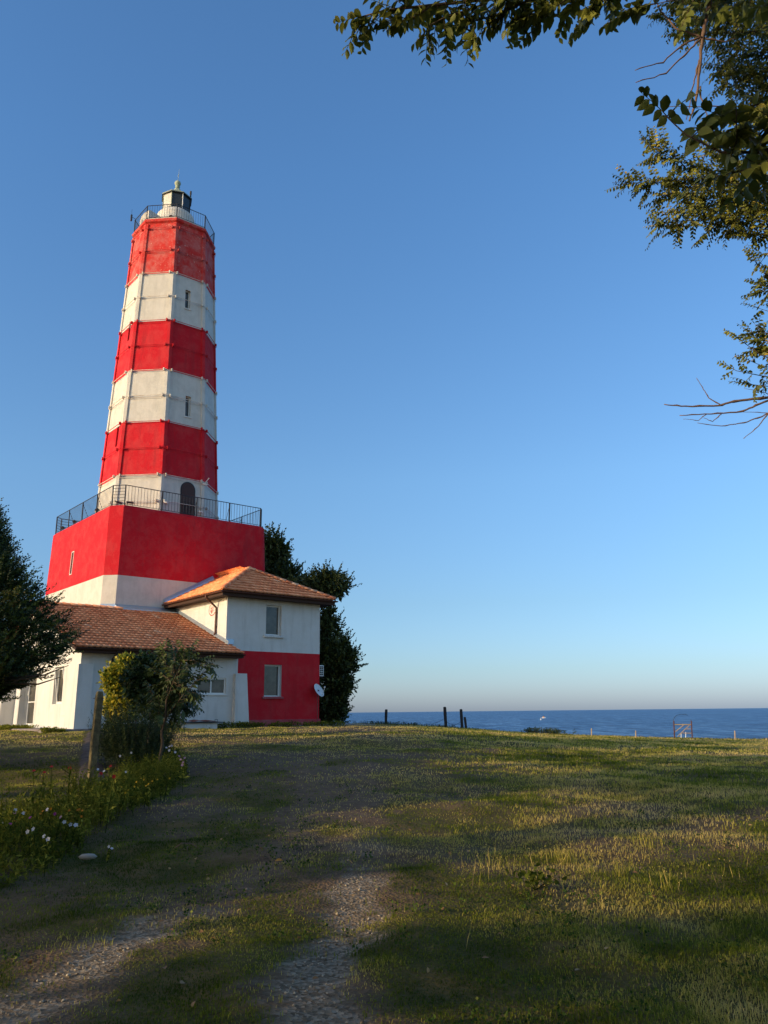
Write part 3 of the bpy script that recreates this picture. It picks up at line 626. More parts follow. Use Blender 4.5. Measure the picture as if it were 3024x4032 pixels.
# valley flashing of the roof against the base wall
mb = MB(); z0_, z1_ = EZ + .06, apz + .05
mb.hexa([(ea - .02, 5.83, z0_ - .02), (apx - .5, 5.83, z0_ + SL * (apx - .5 - ea)), (apx - .5, 6.03, z0_ + SL * (apx - .5 - ea)), (ea - .02, 6.03, z0_ - .02),
         (ea - .02, 5.85, z0_ + .10), (apx - .5, 5.85, z0_ + .1 + SL * (apx - .5 - ea)), (apx - .5, 6.03, z0_ + .26 + SL * (apx - .5 - ea)), (ea - .02, 6.03, z0_ + .24)]); mb.build('roof_flashing', GREYM, HS)
# painted monogram in a ring on the lit side wall
RP = mat('red_stencil', (.45, .05, .03), .8, .1)
EMB = MB(); ec = (1.535, 5.83)
def strip(pts, w, out=.006, zt=0):
    for i in range(len(pts) - 1):
        (b0, z0), (b1, z1) = pts[i], pts[i + 1]; Ln = math.hypot(b1 - b0, z1 - z0) + 1e-6; nb, nz = -(z1 - z0) / Ln * w / 2, (b1 - b0) / Ln * w / 2
        EMB.add([(-out, b0 + nb, z0 + nz), (-out, b0 - nb, z0 - nz), (-out, b1 - nb, z1 - nz), (-out, b1 + nb, z1 + nz)], [(0, 1, 2, 3)])
def ell(cb, cz, rb, rz, w, t0=0, t1=360, n=28, out=.006):
    strip([(cb + rb * math.cos(R(t0 + (t1 - t0) * i / n)), cz + rz * math.sin(R(t0 + (t1 - t0) * i / n))) for i in range(n + 1)], w, out)
ell(*ec, .355, .29, .030)                                                # ring
ell(*ec, .35, .285, .045, 215, 325, 16, .0066)
fl = lambda x, z: (ec[0] - x, ec[1] + z)                                # x to the right in the picture
for i, (x0, h_) in enumerate(((-.07, .20), (-.045, .17), (-.02, .14))): strip([fl(x0 + .02, -.02), fl(x0, h_ * .5), fl(x0 + .035, h_)], .016, .0070 + i * .0006)
ell(ec[0] + .14, ec[1] + .02, .085, .075, .014, out=.009); ell(ec[0] + .12, ec[1] + .0, .11, .10, .013, out=.0096)
for i in range(5): strip([fl(-.10 + .012 * i, -.02 - .03 * i), fl(.035, .01 - .032 * i)], .020, .0102 + i * .0006)
strip([fl(-.03, -.06), fl(.10, -.055), fl(.20, -.05), fl(.23, -.06)], .014, .0136)
ell(ec[0] + .04, ec[1] - .13, .05, .05, .022, out=.0142)
for i, sp in enumerate(([(.07, .12), (.11, .08), (.14, .10), (.15, .14)], [(.10, .05), (.14, .02), (.17, .05)], [(.12, .0), (.15, -.03)])): strip([fl(*q_) for q_ in sp], .016, .0148 + i * .0005)
EMB.build('wall_monogram', RP, HS)['label'] = 'round red calligraphic monogram painted on the white wall'
# step flashing where the low roof meets the house wall, and the zinc box at the corner
mb = MB(); mb.hexa([(-.03, -.3, 3.93), (-.003, -.3, 3.93), (-.003, 6.0, 6.26), (-.03, 6.0, 6.26), (-.03, -.3, 4.12), (-.003, -.3, 4.12), (-.003, 6.0, 6.45), (-.03, 6.0, 6.45)]); 
mb.build('wall_flashing', GREYM, HS)
mb = MB(); mb.box(-.02, .42, -.05, -.003, 3.98, 4.24); mb.build('corner_flashing', GREYM, HS, bevel=.01)
mb = MB(); mb.hexa([(-3.4, 5.42, 6.02), (.0, 5.42, 6.02), (.0, 5.97, 6.10), (-3.4, 5.97, 6.10), (-3.4, 5.42, 6.09), (0, 5.42, 6.09), (0, 6.005, 6.36), (-3.4, 6.005, 6.36)]); mb.build('apron_flashing', GREYM, LH)
mb = MB(); mb.hexa([(-4.0, 6.35, 6.03), (-3.4, 5.75, 6.03), (-3.3, 5.98, 6.03), (-3.92, 6.6, 6.03), (-4.0, 6.4, 6.36), (-3.4, 5.93, 6.36), (-3.3, 6.0, 6.36), (-3.92, 6.6, 6.36)]); mb.build('apron_flashing', GREYM, LH)

# ================================================================== LOW WING
WG = thing('low_wing', 'single storey white wing with a long low clay tile roof left of the house', 'building', (OX, OY, 0), RZ)
WA0, WA1, WB0, WB1 = -7.3, .26, -.80, 9.2
Fw = [(-1.86, -.36, 1.56, 2.30)]; 
mb = MB(); panel(mb, lambda s, z: (s, WB0, z), lambda z: WA0, lambda z: WA1, -.2, 3.36, Fw, (0, 1, 0), .12)
mb.add([(WA1, WB0, -.2), (WA1, 0, -.2), (WA1, 0, 3.36), (WA1, WB0, 3.36)], [(0, 1, 2, 3)])
Lh = [(1.2, 2.43, 1.15, 2.78), (4.95, 6.6, .2, 2.66)]
panel(mb, lambda s, z: (WA0, -s, z), lambda z: -WB1, lambda z: -WB0, -.2, 3.3, [(-h[1], -h[0], h[2], h[3]) for h in Lh], (1, 0, 0), .26)
mb.add([(WA0, WB0, 3.3), (WA0, 5.44, 5.9), (WA0, WB1, 4.4), (WA0, WB1, 3.3)], [(0, 1, 2, 3)]); mb.add([(WA0, WB1, -.2), (-3.8, WB1, -.2), (-3.8, WB1, 4.4), (WA0, WB1, 4.4)], [(0, 1, 2, 3)])
mb.build('wall', WHITE2, WG)
window(WG, lambda s, z, d: (-1.86 + s, WB0 + d, 1.56 + z), 1.5, .74, .07, mid=.5, glass=CURT, fw=.06)
mb = MB(); mb.box(-1.93, -.29, WB0 - .05, WB0 - .001, 1.50, 1.545); mb.build('sill', PVC, WG)
wq = window(WG, lambda s, z, d: (WA0 + d, 2.43 - s, 1.15 + z), 1.23, 1.63, .18, glass=GLASS, fw=.07)
# tilted open sash
mb = MB()
def sash(s, z, d): return (WA0 + .17 + d - .22 * (z / 1.5) + .0, 2.40 - s, 1.2 + z)
for (s0, s1, z0, z1) in ((.05, .11, 0, 1.5), (1.1, 1.16, 0, 1.5), (.11, 1.1, 0, .06), (.11, 1.1, 1.44, 1.5)):
    mb.hexa([sash(s0, z0, 0), sash(s1, z0, 0), sash(s1, z0, .04), sash(s0, z0, .04), sash(s0, z1, 0), sash(s1, z1, 0), sash(s1, z1, .04), sash(s0, z1, .04)])
mb.build('sash', PVC, wq)
gd = MB(); gd.box(WA0 + .20, WA0 + .22, 5.05, 6.52, .28, 2.58); do = gd.build('glazed_door', GLASS, WG)
mb = MB()
for (b0, b1, z0, z1) in ((4.96, 5.05, .2, 2.65), (6.50, 6.59, .2, 2.65), (5.05, 6.5, .2, .30), (5.05, 6.5, 2.56, 2.65), (5.05, 6.5, 1.28, 1.33)): mb.box(WA0 + .17, WA0 + .24, b0, b1, z0, z1)
mb.build('frame', PVC, do)
mb = MB(); mb.tube([(WA0 + .12, 6.42, 1.62), (WA0 + .12, 6.42, 1.84)], .02, 6); mb.box(WA0 + .12, WA0 + .17, 6.38, 6.46, 1.66, 1.80); mb.build('handle', PVC, do)
def butt(poly0, poly1, z0, z1): 
    b = MB(); n = len(poly0); b.add([(*p, z0) for p in poly0] + [(*p, z1) for p in poly1], [tuple(range(n))[::-1], tuple(range(n, 2 * n))] + [(i, (i + 1) % n, n + (i + 1) % n, n + i) for i in range(n)]); return b.build('buttress', WHITE2, WG, bevel=.012)
butt([(-7.47, -1.02), (-6.79, -1.02), (-6.79, -.795), (-7.47, -.795)], [(-7.45, -1.0), (-6.82, -1.0), (-6.82, -.795), (-7.45, -.795)], -.2, 2.77)
butt([(-7.468, -.79), (-7.30, -.79), (-7.30, .25), (-7.468, .25)], [(-7.44, -.79), (-7.30, -.79), (-7.30, .0), (-7.44, .0)], -.2, 2.765)
butt([(.0, -1.12), (.82, -1.12), (.82, -.001), (.0, -.001)], [(.05, -.98), (.68, -.98), (.68, -.001), (.05, -.001)], -.2, 2.53)
butt([(-7.95, 8.15), (-7.301, 8.15), (-7.301, 9.19), (-7.95, 9.19)], [(-7.92, 8.15), (-7.301, 8.15), (-7.301, 9.17), (-7.92, 9.17)], -.2, 3.0)
butt([(-7.55, 6.62), (-7.301, 6.62), (-7.301, 7.25), (-7.55, 7.25)], [(-7.5, 6.62), (-7.301, 6.62), (-7.301, 7.25), (-7.5, 7.25)], -.2, 2.9)
ws = .37; wc = math.sqrt(1 + ws * ws); RB, RA0, RA1, EB = 5.44, -7.78, .24, -1.42
ez = 3.986 + ws * EB - .03; ln = (RB - EB) * wc
tiles((RA0, EB, ez), (1, 0, 0), np.array([0, 1, ws]) / wc, ln, RA1 - RA0 - .01, [((RA1 - .0, 0, 0), (1, 0, 0)), ((0, RB, 0), (0, 1, 0))], WG, seed=11)
b_ = MB(); b_.hexa([(RA0, RB, ez + ws * (RB - EB) + .0), (-3.9, RB, ez + ws * (RB - EB)), (-3.9, 9.7, 4.45), (RA0, 9.7, 4.45), (RA0, RB, ez + ws * (RB - EB) + .05), (-3.9, RB, ez + ws * (RB - EB) + .05), (-3.9, 9.7, 4.5), (RA0, 9.7, 4.5)]); b_.build('roof_back', TILE, WG)
hipcaps((RA0, RB, ez + ws * (RB - EB) + .04), (-3.2, RB, ez + ws * (RB - EB) + .04), WG, .12)
mb = MB(); mb.add([(RA0 + .02, EB + .02, ez - .015), (RA1 - .02, EB + .02, ez - .015), (RA1 - .02, RB, ez + ws * (RB - EB - .02) - .015), (RA0 + .02, RB, ez + ws * (RB - EB - .02) - .015)], [(0, 1, 2, 3)]); mb.build('roof_deck', DARKW, WG)
mb = MB(); mb.box(RA0 + .02, RA1 - .02, EB + .02, EB + .05, ez - .2, ez - .02); mb.box(RA0 + .04, RA1 - .04, EB + .05, WB0 - .002, ez - .2, ez - .16); mb.build('soffit', DARKW, WG)
mb = MB(); mb.hexa([(RA1 - .04, EB + .05, ez - .2), (RA1 - .01, EB + .05, ez - .2), (RA1 - .01, -.01, ez - .2), (RA1 - .04, -.01, ez - .2), (RA1 - .04, EB + .05, ez - .02), (RA1 - .01, EB + .05, ez - .02), (RA1 - .01, -.01, ez + ws * (-EB) - .03), (RA1 - .04, -.01, ez + ws * (-EB) - .03)]); mb.build('bargeboard', DARKW, WG)
mb = MB(); mb.hexa([(RA0, EB + .02, ez - .16), (RA0 + .04, EB + .02, ez - .16), (RA0 + .04, RB, ez + ws * (RB - EB) - .16), (RA0, RB, ez + ws * (RB - EB) - .16), (RA0, EB + .02, ez - .02), (RA0 + .04, EB + .02, ez - .02), (RA0 + .04, RB, ez + ws * (RB - EB) - .02), (RA0, RB, ez + ws * (RB - EB) - .02)]); mb.build('bargeboard', DARKW, WG)
gutter((RA0 - .02, EB - .07, ez - .02), (RA1, EB - .07, ez - .03), WG, .07, DARKW)
mb = MB(); mb.tube([(-5.95, EB - .03, ez - .1), (-5.95, WB0 - .06, ez - .42), (-5.95, WB0 - .06, .15), (-5.95, WB0 - .2, .05)], .05, 10); mb.build('downpipe', IRON, WG, smooth=True)
mb = MB(); mb.box(-2.35, -2.12, WB0 - .2, WB0 - .12, 3.06, 3.2); mb.box(-2.26, -2.2, WB0 - .13, WB0 - .002, 3.1, 3.15); mb.build('wall_lamp', PVC, WG, bevel=.01)
mb = MB(); mb.box(-.42, -.25, WB0 - .025, WB0 - .002, .28, .34); mb.box(-2.9, -2.84, WB0 - .05, WB0 - .002, .9, .95); mb.box(WA0 - .02, WA0 - .002, .6, 1.05, .62, .66); mb.build('socket', RODW, WG)
# slabs of concrete round the building
SLB = MB(); SLB.prism([(.9, -1.35), (8.6, -1.1), (9.0, 3.0), (9, 12), (5.8, 12), (5.8, -.1), (1, -.1)], -.3, .045); sb = SLB.build('pavement', CONC, None, bevel=.02); sb.location = (OX, OY, 0); sb.rotation_euler = (0, 0, RZ); tag(sb, kind='structure')
SLB = MB(); SLB.prism([(-8.7, -1.35), (-6.2, -1.35), (-6.2, -.9), (-7.2, -.7), (-7.2, 8.1), (-8.7, 8.1)], -.3, .11); sb = SLB.build('porch_slab', CONC, None, bevel=.02); sb.location = (OX, OY, 0); sb.rotation_euler = (0, 0, RZ); tag(sb, kind='structure')

# satellite dish on its pole
p = W(5.42, -.30, 1.80); DS = thing('satellite_dish', 'white satellite dish on a thin pole at the right corner of the red house wall', 'satellite dish', tuple(W(5.42, -.30, 0)))
ax_ = Vector((math.sin(R(120)) * math.cos(R(30)), math.cos(R(120)) * math.cos(R(30)), math.sin(R(30)))); qd = ax_.to_track_quat('Z', 'Y').to_matrix()
mb = MB(); V = []; F = []; n = 28
prof = [(.02, -.05), (.15, -.042), (.28, -.02), (.37, .008), (.385, .016), (.385, .004), (.28, -.035), (.15, -.057), (.02, -.065)]
for (r_, z_) in prof:
    for k in range(n):
        c = 2 * math.pi * k / n; v_ = qd @ Vector((r_ * .92 * math.cos(c), r_ * math.sin(c), z_)); V.append((v_.x, v_.y, v_.z + 1.8))
for i in range(len(prof) - 1):
    for k in range(n): F.append((i * n + k, i * n + (k + 1) % n, (i + 1) * n + (k + 1) % n, (i + 1) * n + k))
F += [tuple(range(n)), tuple(range((len(prof) - 1) * n, len(prof) * n))]
mb.add(V, F); dd_ = mb.build('dish', mat('dish_paint', (.62, .63, .63), .4, .4), DS, smooth=True)
tip = qd @ Vector((0, -.05, .42)); low = qd @ Vector((0, -.36, .0))
mb = MB(); mb.tube([(low.x, low.y, low.z + 1.8), (tip.x, tip.y, tip.z + 1.8)], .014, 6); mb.tube([(tip.x, tip.y, tip.z + 1.8), (tip.x * .82, tip.y * .82, (tip.z) * .82 + 1.8)], .035, 8); mb.build('receiver_arm', PVC, DS)
mb = MB(); bk = qd @ Vector((0, 0, -.1)); mb.tube([(bk.x, bk.y, 0.0), (bk.x, bk.y, 1.85)], .018, 8); mb.tube([(bk.x, bk.y, 1.8), (0, 0, 1.78)], .03, 6); mb.build('pole', BROWN, DS)
# air conditioner on the right wall
AC = thing('air_conditioner', 'white air conditioner unit high on the right side wall of the red floor', 'air conditioner', tuple(W(5.9, .3, 2.55)), RZ)
mb = MB(); mb.box(-.14, .18, -.1, .7, 0, .58); mb.build('casing', PVC, AC, bevel=.02)
mb = MB()
for i in range(5): mb.box(-.10, .14, -.112, -.101, .06 + i * .1, .13 + i * .1)
mb.build('grille', IRON, AC); mb = MB(); mb.box(-.245, -.14, 0, .04, -.05, .0); mb.box(-.14, .18, 0, .04, -.05, -.003); mb.box(-.245, -.14, .55, .59, -.05, .0); mb.box(-.14, .18, .55, .59, -.05, -.003); mb.build('bracket', IRON, AC)
mb = MB()
for i in range(3): mb.box(-.10 + i * .115, -.09 + i * .115, -.118, -.113, .05, .55)
mb.build('grille_bar', PVC, AC)
# cellar hatch in front of the wing
HT = thing('cellar_hatch', 'low white cellar hatch with a rusty sheet lid against the white wing wall', 'hatch', tuple(W(-1.9, -1.5, 0)), RZ)
mb = MB(); mb.box(-.95, .75, -.1, .68, -.1, .26); mb.build('curb', WHITE2, HT, bevel=.02)
mb = MB(); mb.hexa([(-1.1, -.2, .262), (1.05, -.2, .262), (1.05, .66, .30), (-1.1, .66, .30), (-1.1, -.2, .285), (1.05, -.2, .285), (1.05, .66, .325), (-1.1, .66, .325)]); lid = mb.build('lid', IRON, HT)
RUST = mat('rust', (.28, .09, .06), .8, .2); bump(RUST, noise(RUST, 20, 6), .5, .01)
mb = MB(); pts = [(-.45, 0.0, .33), (-.2, .1, .37), (.1, .05, .335), (.4, .12, .35), (.62, .1, .33)]
for i in range(4): a_, c_ = pts[i], pts[i + 1]; mb.hexa([(a_[0], -.12, a_[2] - .01), (c_[0], -.12, c_[2] - .01), (c_[0], .4, c_[2] + .02), (a_[0], .4, a_[2] + .02), (a_[0], -.12, a_[2] + .01), (c_[0], -.12, c_[2] + .01), (c_[0], .4, c_[2] + .045), (a_[0], .4, a_[2] + .045)])
mb.build('bent_sheet', RUST, lid); mb = MB(); mb.tube([(.66, .0, .3), (.66, 0, .4), (.8, 0, .4), (.8, 0, .3)], .012, 6); mb.build('handle', IRON, lid)
mb = MB(); mb.tube([(-.7, .5, .28), (-.7, .5, .66)], .02, 6); mb.tube([(-.74, .5, .62), (-.66, .5, .7)], .03, 6); mb.build('vent', BROWN, HT)

# red boundary panels behind the wing
RFM = plaster('weathered_red_sheet', (.22, .05, .04), (.26, .09, .07), (.12, .05, .04), .8, .3)
RF = thing('boundary_fence', 'rusty red sheet metal fence behind the left end of the wing', 'fence', tuple(W(-8.2, 10.6, 0)), RZ)
for i in range(7):
    mb = MB(); x1 = -i * 2.02; x0 = x1 - 2.0
    k = 14
    V = [(x0 + (x1 - x0) * j / k, (.03 if j % 2 else 0), z) for z in (0.0, 2.25) for j in range(k + 1)]
    mb.add(V + [(v[0], v[1] + .012, v[2]) for v in V], [(j, j + 1, k + 2 + j, k + 1 + j) for j in range(k)] + [(2 * k + 2 + j, 3 * k + 3 + j, 3 * k + 4 + j, 2 * k + 3 + j) for j in range(k)]); mb.build('sheet_panel', RFM, RF)
    mb = MB(); mb.box(x0 - .04, x0 + .02, .05, .11, -.1, 2.3); mb.build('post', BROWN, RF)
mb = MB(); mb.box(-14.1, .0, -.03, -.002, 2.2, 2.27); mb.build('rail', BROWN, RF)

# ================================================================== foliage tools
def unit(v): return v / (np.linalg.norm(v, axis=-1, keepdims=True) + 1e-9)
class Leaves:
    def __init__(s): s.V = []; s.F3 = []; s.F4 = []; s.T = []; s.n = 0
    def diamonds(s, P, D, Nn, Ln, Wd, tint):
        P = np.asarray(P, float); m = len(P); D = unit(D); S = unit(np.cross(D, Nn)); Nn = np.cross(S, D); Ln = np.broadcast_to(Ln, m)[:, None]; Wd = np.broadcast_to(Wd, m)[:, None]
        mid = P + D * Ln * .45; V = np.stack([P, mid + S * Wd * .5 + Nn * Wd * .18, P + D * Ln - Nn * Ln * .06, mid - S * Wd * .5 + Nn * Wd * .18], 1)
        o = s.n + np.arange(m)[:, None] * 4; s.F3 += [o + np.array([0, 1, 2]), o + np.array([0, 2, 3])]
        s.V.append(V.reshape(-1, 3)); s.T.append(np.repeat(tint, 4)); s.n += 4 * m
    def ovates(s, P, D, Nn, Ln, Wd, tint):
        P = np.asarray(P, float); m = len(P); D = unit(D); S = unit(np.cross(D, Nn)); Nn = np.cross(S, D); Ln = np.broadcast_to(Ln, m)[:, None]; Wd = np.broadcast_to(Wd, m)[:, None]
        q = lambda a, w, h: P + D * Ln * a + S * Wd * w + Nn * Wd * h
        V = np.stack([P, q(.3, 0, -.02), q(.65, 0, -.05), q(1, 0, -.22), q(.22, .36, .10), q(.52, .5, .12), q(.82, .26, -.02), q(.22, -.36, .10), q(.52, -.5, .12), q(.82, -.26, -.02)], 1)
        o = s.n + np.arange(m)[:, None] * 10
        s.F4 += [o + np.array([1, 4, 5, 2]), o + np.array([2, 5, 6, 3]), o + np.array([1, 2, 8, 7]), o + np.array([2, 3, 9, 8])]; s.F3 += [o + np.array([0, 4, 1]), o + np.array([0, 1, 7])]
        s.V.append(V.reshape(-1, 3)); s.T.append(np.repeat(tint, 10)); s.n += 10 * m
    def build(s, name, m, parent=None):
        F = []
        if s.F3: F.append(np.concatenate(s.F3))
        if s.F4: F.append(np.concatenate(s.F4))
        return npmesh(name, np.concatenate(s.V), F, m, parent, tint=np.concatenate(s.T))
def rdir(n, up=0.0):
    v = rng.normal(size=(n, 3)); v = unit(v); v[:, 2] += up; return unit(v)
def clumps(lv, centers, rad_, per, size, tint0=.45, tvar=.3, out=None, up=.25, aspect=.6, shape='d'):
    centers = np.asarray(centers); m = len(centers)
    if m == 0: return
    off = rdir(m * per) * (rng.random((m * per, 1)) ** .5) * np.repeat(np.broadcast_to(rad_, m), per)[:, None]
    P = np.repeat(centers, per, 0) + off
    D = unit(off * 1.2 / np.mean(rad_) + rdir(m * per) * .7 + np.array([0, 0, up * .5])); Nn = rdir(m * per, 1.0)
    t = np.clip(tint0 + np.repeat(rng.normal(size=m) * tvar * .6, per) + rng.normal(size=m * per) * tvar * .6, 0, 1)
    Ln = size * rng.uniform(.65, 1.25, m * per)
    (lv.diamonds if shape == 'd' else lv.ovates)(P, D, Nn, Ln, Ln * aspect, t)
def ell_pts(c, r, n, shell=.55):
    d = rdir(n); k = (shell + (1 - shell) * rng.random((n, 1))) ; return np.asarray(c) + d * k * np.asarray(r)
def tree(name, label, cat, base, top, r0, ells, per, size, m, crad=.45, tint0=.45, group=None, nb=16, aspect=.6, lean=None, bark=None, tvar=.3, shape='d', sprig=False):
    base = np.array(base, float); top = np.array(top, float); o = thing(name, label, cat, tuple(base), group=group)
    lv = Leaves(); C_ = []
    for (c, r, n) in ells:
        q_ = ell_pts(c, r, n); C_.append(q_); clumps(lv, q_ - base, crad * rng.uniform(.6, 1.25, n), per, size, tint0, tvar, aspect=aspect, shape=shape)
    if sprig:
        for (c, r, n) in ells:
            k = int(n * .9); d = rdir(k); P = np.asarray(c) + d * np.asarray(r) * rng.uniform(.8, 1.1, (k, 1)) - base; sprays(lv, P, d + np.array([0, 0, .7]) + rdir(k) * .4, rng.uniform(.4, 1.0, k), 16, size * .75, size * .36, spread=.7, tint=tint0)
    lv.build('crown', m, o); C_ = np.concatenate(C_)
    mb = MB(); k = 7; pts = []
    for i in range(k):
        t = i / (k - 1); p = (base * (1 - t) + top * t) - base; p = p + np.array([math.sin(t * 5 + base[0]) * .06, math.cos(t * 4 + base[1]) * .06, 0]) * (t * 3) * r0 * 2; 
        if i == 0: p[2] -= .3
        pts.append(p)
    mb.tube(pts, [r0 * (1.25 if i == 0 else 1 - .78 * i / (k - 1)) for i in range(k)], 9)
    sel = C_[rng.choice(len(C_), min(nb, len(C_)), replace=False)] - base
    for c in sel:
        t = np.clip((c[2] - .8) / max(.1, top[2] - base[2]) * .8, .15, .95); s0 = pts[int(t * (k - 1))]; mid = (s0 + c) / 2 + np.array([0, 0, .12 * np.linalg.norm(c - s0)]) + rdir(1)[0] * .08
        rr = r0 * (1 - .75 * t) * .5; mb.tube([s0, s0 * .6 + mid * .4 , mid, c], [rr, rr * .75, rr * .5, rr * .15], 5)
    mb.build('trunk', bark or BARK, o, smooth=True)
    return o
def sprays(lv, P, D, Ln, nb=36, bl=.10, bw=.022, spread=.75, tint=.4, curve=.35, tv=.25):
    """feathery shoots: blades set all round a curved axis"""
    m = len(P); D = unit(D); Ln = np.broadcast_to(Ln, m); t = np.tile(np.linspace(.05, 1, nb), m); rep = lambda a: np.repeat(a, nb, 0)
    Dn = rep(D); up = np.array([0, 0, 1.]); ax_ = unit(Dn + up * (t * curve)[:, None]); pos = rep(P) + (Dn * (t * rep(Ln))[:, None] + up * (t * t * curve * .5 * rep(Ln))[:, None])
    rnd = rdir(m * nb); rnd = unit(rnd - ax_ * (rnd * ax_).sum(1, keepdims=True)); D2 = unit(ax_ * (1 - spread * .4) + rnd * spread)
    tt = np.clip(rep(np.clip(tint + rng.normal(size=m) * tv, 0, 1)) + rng.normal(size=m * nb) * .08, 0, 1)
    sc_ = (1.15 - .75 * t)
    lv.diamonds(pos, D2, rdir(m * nb), bl * sc_ * rng.uniform(.7, 1.2, m * nb), bw, tt)

# ------------------------------------------------------------------ juniper on the left
jb = np.array([-10.62, 20.0, 0]); jb[2] = gz(jb[0], jb[1]) - .02
J = thing('juniper_tree', 'dark feathery juniper tree reaching in from the left edge in front of the wing', 'tree', tuple(jb))
prz = [1.3, 1.7, 2.1, 2.75, 3.35, 4.0, 4.7, 5.4, 6.1]; prr = [.7, 1.4, 1.9, 2.2, 1.95, 1.35, .85, .45, .05]
n = 4600; z = 1.35 + 4.6 * rng.random(n) ** 1.25; th = rng.random(n) * 2 * math.pi
lob = 1 + .16 * np.sin(th * 3 + z * 2.1) + .13 * np.sin(th * 7 + z * 5) ; rr = np.interp(z, prz, prr) * lob * (.25 + .75 * rng.random(n) ** .5)
z = z + .18; P = np.stack([rr * np.cos(th), rr * np.sin(th), z], 1); D = np.stack([np.cos(th), np.sin(th), .25 + .5 * (z > 4)], 1) + rdir(n) * .45
lv = Leaves(); tt = np.where(rng.random(n) < .12, .8, .35)
sprays(lv, P, D, rng.uniform(.35, .75, n), 26, .14, .038, tint=.42, tv=.36)  # wide tint spread: some sprays coloured bright to stand for sunlit patches
n = 150; z = 1.45 + 4.2 * rng.random(n); th = rng.random(n) * 2 * math.pi; rr = np.interp(z, prz, prr) * rng.uniform(.95, 1.12, n)
P2 = np.stack([rr * np.cos(th), rr * np.sin(th), z], 1); sprays(lv, P2, np.stack([np.cos(th), np.sin(th), np.full(n, .35)], 1) + rdir(n) * .2, rng.uniform(.4, .65, n), 40, .085, .020, tint=.35, curve=.6)
lv.build('crown', JUN, J)
mb = MB(); mb.tube([(0, 0, -.3), (.05, 0, 1), (-.03, .05, 2.6), (0, 0, 4.2), (0, 0, 5.6)], [.24, .2, .16, .09, .02], 9)
for i in range(30):
    zz_ = 1.5 + i * .14; t = rng.random() * 6.28; r_ = np.interp(zz_ + .3, prz, prr) * .85; mb.tube([(0, 0, zz_ - .35), (r_ * .5 * math.cos(t), r_ * .5 * math.sin(t), zz_ - .1), (r_ * math.cos(t), r_ * math.sin(t), zz_ + .25)], [.05, .03, .008], 5)
for (x_, y_) in ((330, 2620), (300, 2665), (250, 2640), (170, 2660), (120, 2640)):   # bare low boughs
    e_ = px(x_ - 60, y_, 19.2) - jb; mb.tube([(0, 0, 1.5), e_ * .5 + np.array([0, 0, .9]), e_ * .8 + [0, 0, .25], e_], [.05, .035, .02, .008], 5)
mb.build('trunk', BARK, J, smooth=True)

# ------------------------------------------------------------------ trees behind the house
def E_(x, y, d, rx, ry, n, dep=None):
    s_ = d / 3243.0; return (px(x, y, d), (rx * s_, (dep or rx) * s_, ry * s_), n)
tb = np.array([-8.2, 56.5, 0]); tb[2] = gz(tb[0], tb[1], False)
tree('evergreen_oak', 'tall dark tree rising behind the red base wall and the house roof', 'tree', tb, px(1075, 2180, 56.5), .25,
     [E_(1070, 2190, 56.5, 52, 92, 110), E_(1085, 2270, 56.5, 85, 80, 110), E_(1120, 2340, 56.5, 95, 80, 120), E_(1060, 2330, 56.5, 110, 110, 90)], 22, .36, BROAD, .50, .5, nb=26, aspect=.55, tvar=.45, sprig=True)
tb = np.array(px(1300, 2800, 49.5)); tb[2] = gz(tb[0], tb[1], False)
tree('evergreen_oak', 'ragged dark tree standing at the right corner of the red and white house', 'tree', tb, px(1300, 2400, 49.5), .16,
     [E_(1290, 2305, 49.5, 78, 48, 100), E_(1230, 2330, 50.5, 80, 40, 60), E_(1285, 2470, 49.5, 42, 70, 70), E_(1300, 2590, 49.5, 78, 72, 150), E_(1335, 2600, 49.5, 60, 50, 80), E_(1322, 2690, 49.5, 58, 50, 80), E_(1300, 2780, 49.5, 60, 70, 110), E_(1270, 2850, 49.5, 40, 45, 50)], 15, .32, BROAD, .40, .5, nb=34, aspect=.55, tvar=.45, sprig=True)
lv = Leaves()
# ------------------------------------------------------------------ garden plants near the wing
def gpt(x, y): return ground_px(x, y)
b0 = gpt(520, 2915); d_ = b0[1]
tree('yellow_shrub', 'yellow green leafy shrub in front of the white wing, left of the dark tree', 'shrub', b0, px(490, 2700, d_), .05,
     [E_(470, 2680, d_, 52, 62, 60), E_(505, 2625, d_, 42, 35, 32), E_(452, 2790, d_, 32, 40, 28), E_(500, 2760, d_, 48, 80, 50), E_(545, 2660, d_, 40, 60, 32)], 44, .13, YELL, .24, .55, nb=14, aspect=.85, tvar=.45)
b1 = gpt(612, 2950); d_ = b1[1]
tr_ = tree('grape_arbour', 'dark leafy tree with grey twin trunk, in the middle of the garden clump', 'tree', b1, px(622, 2700, d_), .075,
     [E_(560, 2680, d_, 70, 75, 90), E_(640, 2665, d_, 75, 70, 100), E_(600, 2750, d_, 80, 75, 95), E_(680, 2720, d_, 45, 70, 36), E_(580, 2620, d_, 45, 35, 20)], 20, .13, DEEP, .26, .5, nb=18, aspect=.75, tvar=.4, bark=CONC)
mb = MB(); mb.tube([(-.22, .1, -.2), (-.2, .1, .8), (-.12, .05, 1.6)], [.07, .06, .05], 8); mb.build('side_trunk', CONC, tr_, smooth=True)
